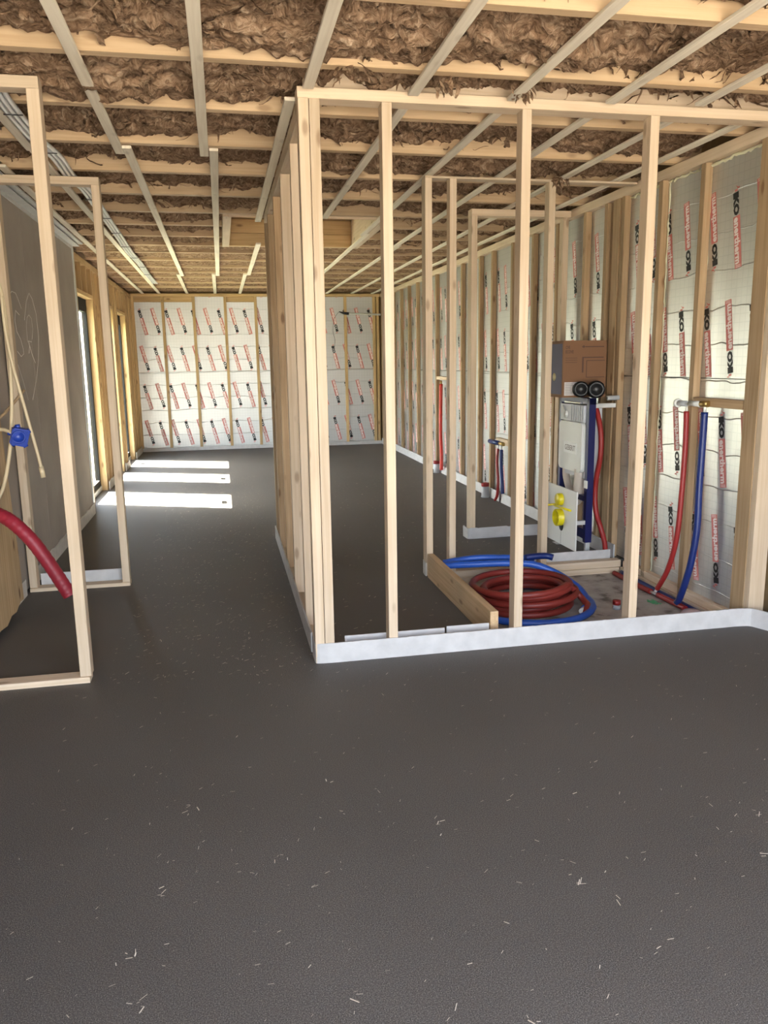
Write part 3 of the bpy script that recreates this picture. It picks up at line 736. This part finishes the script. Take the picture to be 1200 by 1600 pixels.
coil('red_hose_coil', 'dusty red sleeved hose coiled on the bare slab', RED_HOSE, 1.73, 4.33, -0.055, 0.262, 0.0195, 6.6, 0.021, 0.034, [(2.02, 4.20, 0.02), (2.05, 4.12, -0.03), (2.00, 4.04, -0.055)], [((2.00, 4.04, -0.055), (1.95, 4.00, -0.055))])
coil('blue_hose_coil', 'bright blue sleeved hose looped round the outside of the red coil', BLUE_HOSE, 1.74, 4.30, -0.053, 0.375, 0.021, 1.25, 0.012, 0.008, [], None)
bt = thing('blue_hose', 'blue hose laid across the top of the coils with a white cut end', 'hose', (1.75, 4.6, -0.074))
mb = MB(); mb.tube(spline([(1.33, 4.73, 0.10), (1.5, 4.66, 0.115), (1.7, 4.60, 0.125), (1.88, 4.56, 0.115), (2.02, 4.50, 0.06), (2.115, 4.38, -0.01), (2.10, 4.22, -0.05), (2.03, 4.12, -0.053)]), 0.022, 10); mb.build('hose', BLUE_HOSE, bt)
mb = MB(); mb.tube([(2.03, 4.12, -0.053), (1.99, 4.08, -0.053)], 0.016, 10); mb.build('pipe_end', PLASTIC_WHITE, bt)['label'] = 'bare white cut end'
mb = MB(); mb.tube(spline([(1.36, 4.80, 0.10), (1.55, 4.72, 0.14), (1.8, 4.70, 0.13), (1.93, 4.66, 0.125)]), 0.020, 10); mb.build('hose', BLUE_HOSE, bt)
mb = MB(); mb.tube(spline([(1.86, 4.63, 0.145), (1.93, 4.625, 0.150), (2.0, 4.62, 0.148), (2.035, 4.60, 0.14)]), 0.021, 10); mb.build('hose', BLUE_PIPE, bt)
# little jar with red lid
j = thing('capped_jar', 'small clear pot with a red lid on the bare slab', 'jar', (2.24, 4.13, -0.075))
mb = MB(); lathe(mb, (2.24, 4.13, -0.0745), (0, 0, 1), [(0, 0), (0, .022), (.028, .022), (.028, 0)], 16); mb.build('body', PLASTIC_GREY, j)
mb = MB(); lathe(mb, (2.24, 4.13, -0.0462), (0, 0, 1), [(0, 0), (0, .024), (.026, .024), (.026, 0)], 16); mb.build('lid', RED_PIPE, j)
mb = MB()
for k in range(9): mb.tube([(2.515 + random.uniform(-.03, .03), 4.19 + random.uniform(-.05, .05), -0.07) for _ in range(3)], 0.003, 4)
tag(mb.build('strap_scrap', GREEN), 'crumpled green strap scrap on slab by the red pipe', 'scrap')

# ------------------------------------------------------------------ water pipes, near bay
def pipe(name, label, mat, pts, r, ends=(), grp=None):
    t = thing(name, label, 'pipe', pts[0]); tube_obj('sleeve', pts, r, mat, t)
    for p, q, rr, m, nm in ends:
        mb = MB(); mb.tube([p, q], rr, 10); mb.build(nm, m, t)
    return t
pipe('water_pipe', 'tall red pipe left of the near wall stud in the cubicle', RED_PIPE, [(2.66, 4.18, 1.085), (2.655, 4.165, 0.9), (2.64, 4.15, 0.6), (2.63, 4.16, 0.33), (2.62, 4.22, 0.12), (2.61, 4.31, -0.03)], 0.016,
     [((2.66, 4.18, 1.085), (2.66, 4.18, 1.12), 0.008, PLASTIC_WHITE, 'pipe_end'), ((2.61, 4.31, -0.03), (2.607, 4.33, -0.056), 0.009, PLASTIC_WHITE, 'pipe_end'),
      ((2.645, 4.24, 1.13), (2.645, 4.16, 1.13), 0.017, PLASTIC_GREY, 'wall_elbow'), ((2.645, 4.26, 1.13), (2.645, 4.241, 1.13), 0.026, PLASTIC_WHITE, 'flange')])
pipe('water_pipe', 'tall dark blue pipe in front of the near foil boards', BLUE_PIPE, [(2.655, 3.995, 1.09), (2.65, 3.99, 0.9), (2.64, 3.98, 0.65), (2.635, 3.97, 0.42), (2.62, 3.99, 0.2), (2.60, 4.04, 0.0), (2.59, 4.06, -0.045)], 0.020,
     [((2.655, 3.995, 1.09), (2.655, 3.995, 1.125), 0.009, PLASTIC_WHITE, 'pipe_end'), ((2.64, 4.12, 1.135), (2.64, 4.02, 1.135), 0.016, PLASTIC_WHITE, 'wall_elbow'), ((2.645, 4.02, 1.137), (2.66, 3.97, 1.137), 0.018, BRASS, 'brass_elbow')])
pipe('water_pipe', 'red pipe lying on the slab along the near wall plate', RED_PIPE, [(2.575, 4.80, -0.053), (2.58, 4.5, -0.055), (2.588, 4.345, -0.055)], 0.017)
pipe('water_pipe', 'short red pipe on the slab ending in a clear bag', RED_PIPE, [(2.592, 4.27, -0.055), (2.60, 4.1, -0.055), (2.60, 3.98, -0.055)], 0.017,
     [((2.588, 4.345, -0.055), (2.592, 4.27, -0.055), 0.009, STEEL, 'tee')])
pipe('water_pipe', 'dark blue pipe lying on the slab behind the red one', BLUE_PIPE, [(2.628, 4.80, -0.053), (2.63, 4.4, -0.055), (2.632, 4.0, -0.055), (2.625, 3.72, -0.055)], 0.0165)
bb = MB(); lathe(bb, (2.59, 3.90, -0.074), (0, 0, 1), [(0, .0), (0, .06), (.02, .066), (.035, .045), (.04, 0)], 9)
tag(bb.build('plastic_bag', simple('clear_bag', (0.55, 0.42, 0.42), 0.2)), 'crumpled clear pinkish bag by the short red floor pipe', 'bag')
# ------------------------------------------------------------------ pipes farther along the right wall
pipe('water_pipe', 'bright red upright pipe on the far right wall', simple('bright_red_sleeve', (0.55, 0.03, 0.015), 0.4), [(2.655, 9.48, 1.11), (2.65, 9.48, 0.8), (2.635, 9.43, 0.5), (2.625, 9.36, 0.25), (2.62, 9.34, 0.06)], 0.022,
     [((2.655, 9.48, 1.11), (2.655, 9.48, 1.15), 0.012, BRASS, 'brass_elbow')])
def stub(label, x, y):
    t = thing('drain_stub', label, 'pipe', (x, y, 0))
    mb = MB(); lathe(mb, (x, y, 0.0005), (0, 0, 1), [(0, 0), (0, .042), (.012, .042), (.012, .038), (.115, .038)], 16); mb.build('pipe', PLASTIC_GREY, t)
    mb = MB(); lathe(mb, (x, y, 0.116), (0, 0, 1), [(0, .0), (0, .041), (.035, .041), (.035, 0)], 16); mb.build('cap', RED_PIPE, t)
stub('grey drain stub with red cap below the bright red pipe', 2.61, 9.53); stub('grey drain stub with red cap by the short twin pipes', 2.61, 7.64)
pipe('water_pipe', 'short red pipe of the twin pair on the right wall', RED_PIPE, [(2.645, 7.36, 0.53), (2.63, 7.34, 0.40), (2.62, 7.28, 0.22), (2.62, 7.30, 0.08), (2.61, 7.34, 0.02)], 0.014,
     [((2.645, 7.36, 0.53), (2.645, 7.36, 0.57), 0.008, PLASTIC_WHITE, 'pipe_end')])
pipe('water_pipe', 'short dark blue pipe of the twin pair on the right wall', BLUE_PIPE, [(2.645, 7.27, 0.53), (2.635, 7.24, 0.38), (2.63, 7.19, 0.2), (2.63, 7.18, 0.11)], 0.018,
     [((2.645, 7.27, 0.53), (2.645, 7.27, 0.57), 0.009, PLASTIC_WHITE, 'pipe_end'), ((2.64, 7.60, 0.585), (2.64, 7.33, 0.59), 0.022, BLUE_PIPE, 'sleeve_stub'), ((2.645, 7.33, 0.59), (2.66, 7.24, 0.585), 0.018, BRASS, 'brass_elbow')])
# white conduit near the back wall
t = thing('conduit', 'white conduit with black end jutting out near the back wall', 'conduit', (2.3, 13.2, 2.17))
mb = MB(); mb.tube([(2.655, 13.20, 2.16), (2.12, 13.22, 2.178)], 0.016, 10); mb.build('pipe', PLASTIC_WHITE, t)
mb = MB(); mb.tube([(2.12, 13.22, 2.178), (2.04, 13.22, 2.185), (1.96, 13.22, 2.21)], 0.016, 8, radii=[.022, .02, .006]); mb.build('end_sleeve', BLACK_RUB, t)
mb = MB(); mb.tube(spline([(1.96, 13.22, 2.21), (1.88, 13.22, 2.10), (1.85, 13.22, 1.9), (1.88, 13.22, 1.75), (1.86, 13.22, 1.6)]), 0.003, 5); mb.build('wire', BLACK_RUB, t)

# ------------------------------------------------------------------ toilet cistern frame
tf = thing('cistern_frame', 'blue steel wall-hung toilet frame with white cistern in the far corner', 'toilet frame', (2.53, 5.29, 0))
XF = 2.47
for (y0, y1, nm) in ((5.045, 5.085, 'near'), (5.50, 5.54, 'far')):
    beam('upright', XF, XF + 0.05, y0, y1, 0.11, 1.125, FRAME_BLUE, tf)
    beam('foot', XF + 0.008, XF + 0.042, y0 + 0.006, y1 - 0.006, 0.004, 0.16, STEEL, tf); beam('foot_plate', XF - 0.02, XF + 0.09, y0 - 0.02, y1 + 0.02, 0.0, 0.004, STEEL, tf)
beam('crossbar', XF, XF + 0.05, 5.045, 5.54, 1.085, 1.127, FRAME_BLUE, tf); beam('crossbar', XF + 0.005, XF + 0.045, 5.086, 5.499, 0.40, 0.44, FRAME_BLUE, tf)
beam('crossbar', XF + 0.005, XF + 0.045, 5.086, 5.499, 0.13, 0.20, FRAME_BLUE, tf)
beam('wall_bracket', XF + 0.05, XR - 0.001, 5.05, 5.08, 1.06, 1.09, STEEL, tf); beam('wall_bracket', XF + 0.05, XR - 0.001, 5.505, 5.535, 1.06, 1.09, STEEL, tf)
beam('cistern', XF + 0.012, XF + 0.13, 5.10, 5.49, 0.56, 1.075, PLASTIC_CLEARISH, tf, 0.01)
# service opening: clear housing with ribs and a knob
so = beam('service_opening', XF - 0.012, XF + 0.011, 5.105, 5.485, 0.955, 1.075, PLASTIC_CLEARISH, tf, 0.003)
for y in np.linspace(5.13, 5.30, 6): beam('rib', XF - 0.018, XF - 0.0125, y - 0.006, y + 0.006, 0.96, 1.07, PLASTIC_GREY, so)
mb = MB(); lathe(mb, (XF - 0.0125, 5.38, 1.0), (-1, 0, 0), [(0, .026), (.012, .026), (.012, 0)], 14); mb.build('knob', PLASTIC_WHITE, so)
mb = MB(); mb.tube([(XF - 0.018, 5.37, 0.975), (XF - 0.02, 5.43, 1.06)], 0.006, 6); mb.build('lever', PLASTIC_WHITE, so)
beam('chrome_rail', XF - 0.016, XF - 0.004, 5.16, 5.42, 1.083, 1.095, simple('chrome', (0.8, 0.8, 0.8), 0.15, 1.0), tf)
# rounded white front panel
def rpanel(y0, y1, z0, z1, r, x0, x1, bulge=0.0):
    prof = []
    for cy, cz, a0 in ((y1 - r, z1 - r, 0), (y0 + r, z1 - r, 90), (y0 + r, z0 + r, 180), (y1 - r, z0 + r, 270)):
        for k in range(6):
            a = math.radians(a0 + 90 * k / 5); prof.append((cy + r * math.cos(a), cz + r * math.sin(a)))
    n = len(prof); mb = MB(); v = [(x0, y, z) for y, z in prof] + [(x1, y, z) for y, z in prof]
    mb.add(v, [tuple(range(n)), tuple(range(2 * n - 1, n - 1, -1))] + [(i, n + i, n + (i + 1) % n, (i + 1) % n) for i in range(n)]); return mb
pn_ = rpanel(5.105, 5.485, 0.60, 0.952, 0.04, XF - 0.022, XF + 0.011).build('front_panel', PLASTIC_WHITE, tf)
lb = beam('nameplate', XF - 0.0245, XF - 0.0222, 5.18, 5.39, 0.725, 0.805, simple('nameplate_white', (0.8, 0.8, 0.78), 0.4), pn_, 0.0)
tg = text_mesh('GEBERIT', 1.0, 0.02, 1.0); a = fit(tg[0], -0.085, 0.085, -0.02, 0.02)
mb = MB(); mb.add([(XF - 0.0252, 5.285 - u, 0.765 + v) for u, v in a], tg[1]); mb.build('lettering', PAPER_INK, pn_)
# flush bend below the cistern
mb = MB(); mb.tube(spline([(XF + 0.02, 5.19, 0.62), (XF + 0.02, 5.20, 0.50), (XF + 0.02, 5.24, 0.40), (XF, 5.25, 0.385)]), 0.045, 12); mb.build('flush_pipe', PLASTIC_BEIGE, tf)
mb = MB(); mb.tube(spline([(XF + 0.03, 5.46, 0.60), (XF + 0.03, 5.45, 0.53), (XF + 0.03, 5.38, 0.44), (XF + 0.03, 5.27, 0.41)]), 0.026, 10); mb.build('flush_pipe', PLASTIC_BEIGE, tf)
# white pan board with yellow stubs
pb = rpanel(5.0, 5.49, 0.062, 0.485, 0.006, 2.376, 2.384).build('pan_board', simple('white_pan_mat', (0.74, 0.73, 0.70), 0.5), tf)
sl = beam('slit', 2.3752, 2.3758, 5.243, 5.247, 0.065, 0.20, PAPER_INK, pb, 0.0)
mb = MB(); lathe(mb, (2.40, 5.25, 0.262), (-1, 0, 0), [(0.0, .062), (.065, .062), (.068, .057), (.068, .053), (.02, .050), (.02, 0)], 22); mb.build('drain_plug', YELLOW, pb)['label'] = 'large yellow drain plug'
mb = MB(); lathe(mb, (2.40, 5.25, 0.395), (-1, 0, 0), [(0, .044), (.055, .044), (.060, .04), (.062, 0)], 20); mb.build('flush_plug', YELLOW, pb)['label'] = 'small yellow flush plug'
mb = MB(); lathe(mb, (2.377, 5.245, 0.200), (-1, 0, 0), [(0, .040), (.0022, .036), (.0022, 0)], 16); mb.build('hole', BLACK_RUB, pb)
mb = MB(); mb.tube([(2.47, 5.35, 0.345), (2.29, 5.35, 0.338)], 0.008, 8); mb.build('fixing_rod', YELLOW, pb); mb = MB(); mb.tube([(2.36, 5.33, 0.335), (2.36, 5.06, 0.345)], 0.008, 8); mb.build('fixing_rod', YELLOW, pb)
beam('screen_support', 2.386, XF, 5.05, 5.08, 0.24, 0.27, STEEL, tf)
# red hose hooked behind the frame
t = thing('red_hose', 'red sleeved hose hanging down beside the toilet frame', 'hose', (2.56, 4.99, 0))
mb = MB(); mb.tube(spline([(2.545, 5.10, 1.06), (2.55, 5.07, 1.0), (2.555, 5.03, 0.88), (2.555, 5.025, 0.73), (2.55, 5.06, 0.58), (2.55, 5.075, 0.45), (2.55, 5.05, 0.33), (2.565, 5.0, 0.22), (2.59, 4.985, 0.12), (2.60, 4.982, 0.02)]), 0.018, 10); mb.build('hose', RED_PIPE, t)
mb = MB(); mb.box(XF - 0.004, XF - 0.001, 5.03, 5.088, 0.50, 0.555); tag(mb.build('tape_strap', STEEL), 'grey tape strap holding the red hose to the blue frame', 'tape')
# carton on top of the frame
cb = thing('cardboard_box', 'brown cardboard carton standing on top of the toilet frame', 'box', (2.5, 5.3, 1.13))
bx = beam('carton', 2.335, 2.665, 5.20, 5.40, 1.1285, 1.52, CARD, cb, 0.003)
y = 5.20
mb = MB(); mb.box(2.334, 2.335, 5.213, 5.388, 1.15, 1.50); pp = mb.build('side_print', PURPLE, bx); pp['label'] = 'dark purple printed side panel'
mb = MB(); lathe(mb, (2.334, 5.34, 1.27), (-1, 0, 0), [(0, .028), (.0008, .028), (.0008, 0)], 16); mb.build('seal', simple('gold_seal', (0.42, 0.34, 0.18), 0.6), bx)
mb = MB(); tt = text_mesh('CVE', 1.0, 0.03); a = fit(tt[0], 2.353, 2.385, 1.462, 1.485); mb.add([(u, y - 0.001, v) for u, v in a], tt[1])
tt = text_mesh('ECOVE', 1.0, 0.03); a = fit(tt[0], 2.353, 2.412, 1.432, 1.455); mb.add([(u, y - 0.001, v) for u, v in a], tt[1])
for z in (1.40, 1.385, 1.370): mb.box(2.353, 2.44, y - 0.0012, y - 0.0004, z, z + 0.003)
mb.box(2.50, 2.64, y - 0.0012, y - 0.0004, 1.474, 1.481); mb.add([(2.472, y - 0.001, 1.478), (2.487, y - 0.001, 1.488), (2.50, y - 0.001, 1.478), (2.487, y - 0.001, 1.468)], [(0, 3, 2, 1)])
for (u0, u1, v0, v1) in ((2.49, 2.64, 1.40, 1.408), (2.478, 2.49, 1.30, 1.408), (2.51, 2.515, 1.27, 1.385), (2.51, 2.65, 1.38, 1.385), (2.51, 2.65, 1.265, 1.27)): mb.box(u0, u1, y - 0.0012, y - 0.0004, v0, v1)
mb.build('box_print', CARD_PRINT, bx)
mb = MB(); mb.box(2.35, 2.445, y - 0.0015, y - 0.0005, 1.142, 1.235); pl = mb.build('paper_label', PAPER, bx)
mb = MB()
for k in range(7): mb.box(2.357, 2.357 + random.choice([.04, .055, .078]), y - 0.0020, y - 0.0016, 1.152 + k * 0.0115, 1.1555 + k * 0.0115)
mb.build('label_lines', PAPER_INK, bx)
# black flexible duct ends lying on the frame
t = thing('flexible_duct', 'two black flexible duct ends lying in front of the carton', 'duct', (2.56, 5.08, 1.13))
for (cx, cy, cz, rr, ln) in ((2.455, 5.165, 1.185, 0.055, 0.075), (2.545, 5.12, 1.183, 0.060, 0.085)):
    ax = Vector((-0.35, -0.93, 0.05)).normalized(); p0 = Vector((cx, cy, cz)); prof = [(0.0, 0.0), (0.0, rr * 0.9)]
    for k in range(int(ln / 0.011)): prof += [(0.002 + k * 0.011, rr), (0.0075 + k * 0.011, rr * 0.88)]
    prof += [(ln, rr * 0.96), (ln + .003, rr * 0.62), (ln - 0.02, rr * 0.55), (ln - 0.02, 0.0)]
    mb = MB(); lathe(mb, p0, ax, prof, 20); mb.build('duct_end', BLACK_RUB, t)
mb = MB(); mb.tube([(2.585, 5.02, 1.128), (2.665, 5.0, 1.13)], 0.016, 10); mb.build('pipe_fitting', PLASTIC_GREY, t)

# ------------------------------------------------------------------ left foreground things
def ipx(px, py, y):
    c = Vector(((px - 600) / 1226.56, -(py - 800) / 1226.56, -1.0)); d = Rm @ c; t = y / d.y
    return Vector((d.x * t, y, CAM_H + d.z * t))
pw = MB()
prof = [(3.61, 0.0), (3.75, 0.02), (3.95, 0.005), (4.12, 0.04), (4.24, 0.045), (4.36, 0.03), (4.46, 0.055), (4.56, 0.045), (4.66, 0.075), (4.74, 0.068), (4.72, 0.40), (4.665, 0.83), (4.64, 1.15), (3.61, 1.15)]
n = len(prof); v = [(-1.215, y, z) for y, z in prof] + [(-1.195, y, z) for y, z in prof]
pw.add(v, [tuple(range(n)), tuple(range(2 * n - 1, n - 1, -1))] + [(i, n + i, n + (i + 1) % n, (i + 1) % n) for i in range(n)])
tag(pw.build('plywood_sheet', PLY), 'ragged plywood sheet standing against the left wall by the floor', 'board')
# crimson ribbed conduit
t = thing('ribbed_conduit', 'thick crimson ribbed conduit curving in from the left edge', 'conduit', (-0.9, 3.9, 0.3))
cp = spline([ipx(-30, 795, 3.98), ipx(0, 805, 3.95), ipx(22, 818, 3.92), ipx(50, 845, 3.9), ipx(75, 878, 3.9), ipx(95, 908, 3.9), ipx(109, 930, 3.9)], 14)
mb = MB(); rad = [0.033 + 0.0008 * math.sin(i * 1.6) for i in range(len(cp))]; mb.tube(cp, 0.033, 14, radii=rad); mb.build('duct', CRIMSON, t)
# blue installation box on its conduit
t = thing('junction_box', 'bright blue plastic junction box hanging on cream conduit', 'box', ipx(30, 682, 4.4))
c = ipx(31, 682, 4.4)
mb = MB(); mb.box(c.x - 0.042, c.x + 0.042, 4.365, 4.42, c.z - 0.046, c.z + 0.046)
bo = mb.build('body', BLUE_BOX, t); bo.rotation_euler = (0.2, 0.25, 0.35)
bm = bmesh.new(); bm.from_mesh(bo.data); bmesh.ops.bevel(bm, geom=bm.edges[:], offset=0.007, segments=2, affect='EDGES'); bm.to_mesh(bo.data); bm.free()
for a in (0.5, 1.7, 2.8, 3.9, 5.2):
    mb = MB(); p = c + Vector((0.036 * math.cos(a), 0, 0.042 * math.sin(a))); mb.tube([p, p + Vector((0.022 * math.cos(a), 0, 0.022 * math.sin(a)))], 0.013, 10); mb.build('spout', BLUE_BOX, t)
mb = MB(); lathe(mb, c + Vector((0.004, -0.038, 0)), (0.15, -1, 0.1), [(0, .034), (.012, .034), (.012, .026), (.002, .024), (.002, 0)], 18); mb.build('rim', BLUE_BOX, t)
tag(tube_obj('electrical_conduit', [ipx(-60, 668, 4.45), ipx(0, 671, 4.42), ipx(10, 673, 4.4), ipx(21, 677, 4.39)], 0.0095, CREAM), 'short level cream conduit plugged into the blue junction box', 'conduit')
tag(tube_obj('electrical_conduit', [ipx(-4, 440, 4.46), ipx(4, 465, 4.46), ipx(11, 520, 4.46), ipx(17, 590, 4.46), ipx(18, 660, 4.46), ipx(14, 715, 4.46), ipx(4, 765, 4.46), ipx(-15, 800, 4.46)], 0.0095, CREAM), 'long cream conduit passing behind the blue box and bending down left', 'conduit')
t = thing('electrical_conduit', 'cream conduit hanging free to the right, socket at its tip', 'conduit', ipx(68, 745, 4.42))
tube_obj('tube', [ipx(2, 462, 4.43), ipx(9, 520, 4.43), ipx(21, 575, 4.43), ipx(35, 625, 4.43), ipx(52, 685, 4.43), ipx(65, 732, 4.42)], 0.0085, CREAM, t)
mb = MB(); mb.tube([ipx(64, 729, 4.42), ipx(68, 746, 4.42)], 0.0125, 10); mb.build('socket', CREAM, t)
tag(tube_obj('wood_stick', [ipx(-25, 675, 4.52), ipx(8, 645, 4.52), ipx(38, 609, 4.52)], 0.008, TAN[0], sub=2, n=6), 'thin slanting stick crossing the cream conduits', 'stick')
# grey conduits tied under the ceiling on the left
for k, (dx, lbl) in enumerate(((0.008, 'left-hand pale grey conduit tied beneath the ceiling joists'), (0.033, 'middle pale grey conduit of the ceiling bundle, tied alongside its neighbours'), (0.058, 'right-hand pale grey conduit of the bundle under the joists'))):
    zc = 2.4975
    pts = [(-0.872 + dx, 2.6, zc), (-0.868 + dx, 3.35, zc), (-0.866 + dx, 3.50, 2.528), (-0.866 + dx, 3.63, 2.528), (-0.866 + dx, 3.78, zc), (-0.866 + dx, 4.36, zc), (-0.835 + dx, 4.75, zc), (-0.845 + dx, 5.2, zc), (-0.81 + dx, 5.55, zc), (-0.82 + dx, 6.0, zc),
           (-0.83 + dx, 6.6, zc), (-0.835 + dx, 7.4, zc), (-0.86 + dx, 8.4, zc), (-0.85 + dx, 9.4, zc), (-0.86 + dx, 10.6, zc), (-0.862 + dx, 11.6, zc)]
    pts = [(x + (0.004 * math.sin(i * 2.1 + k * 0.4) if i > 6 else 0), y, z) for i, (x, y, z) in enumerate(pts)]
    t = thing('ceiling_conduit', lbl, 'conduit', pts[0], 'conduits tied under the left of the ceiling')
    tube_obj('tube', pts, 0.0115, SILVER_PIPE, t, 10, 8)
    if k == 1:
        for y in (3.95, 4.6, 5.3, 5.8, 6.5, 7.2, 8.0, 8.8, 9.6, 10.4):
            mb = MB(); xs_ = float(np.interp(y, [q[1] for q in pts], [q[0] for q in pts])); mb.box(xs_ - 0.040, xs_ + 0.040, y, y + 0.008, 2.481, 2.485); mb.build('cable_tie', BLACK_RUB, t)

# ------------------------------------------------------------------ slivers on the floor
ch = MB()
def sliver(x, y, s):
    a = random.gauss(0, 0.9); L_ = s * random.uniform(0.4, 1.3); w_ = s * random.uniform(0.07, 0.18); ca, sa = math.cos(a), math.sin(a); z = 0.0015; h = random.uniform(0.001, 0.004)
    v = [(x + ca * p - sa * q, y + sa * p + ca * q, z + (h if p * L_ > 0 else 0)) for p, q in ((-L_ / 2, -w_ / 2), (L_ / 2, -w_ / 2), (L_ / 2, w_ / 2), (-L_ / 2, w_ / 2))]
    ch.add(v, [(0, 1, 2, 3)])
for _ in range(800):
    x = random.uniform(-0.7, 2.7); y = random.uniform(0.9, 3.4); sliver(x, y, random.choice([0.005, 0.008, 0.013]))
for _ in range(38):
    x = random.uniform(-0.4, 1.6); y = random.uniform(0.95, 2.6)
    for k in range(random.choice([1, 2, 4])): sliver(x + random.gauss(0, .012), y + random.gauss(0, .012), random.uniform(0.012, 0.024))
for _ in range(1500):
    x = random.uniform(-0.6, 0.36); y = random.uniform(3.4, 10); sliver(x, y, random.choice([0.012, 0.018]))
for _ in range(900):
    x = random.uniform(0.5, 2.5); y = random.uniform(3.7, 10)
    if not (x > 1.2 and y < 5.0): sliver(x, y, random.choice([0.012, 0.02]))
ob = ch.build('wood_slivers', CHIP); ob['kind'] = 'stuff'; ob['label'] = 'pale slivers of wood scattered over the dark screed floor'; ob['category'] = 'debris'
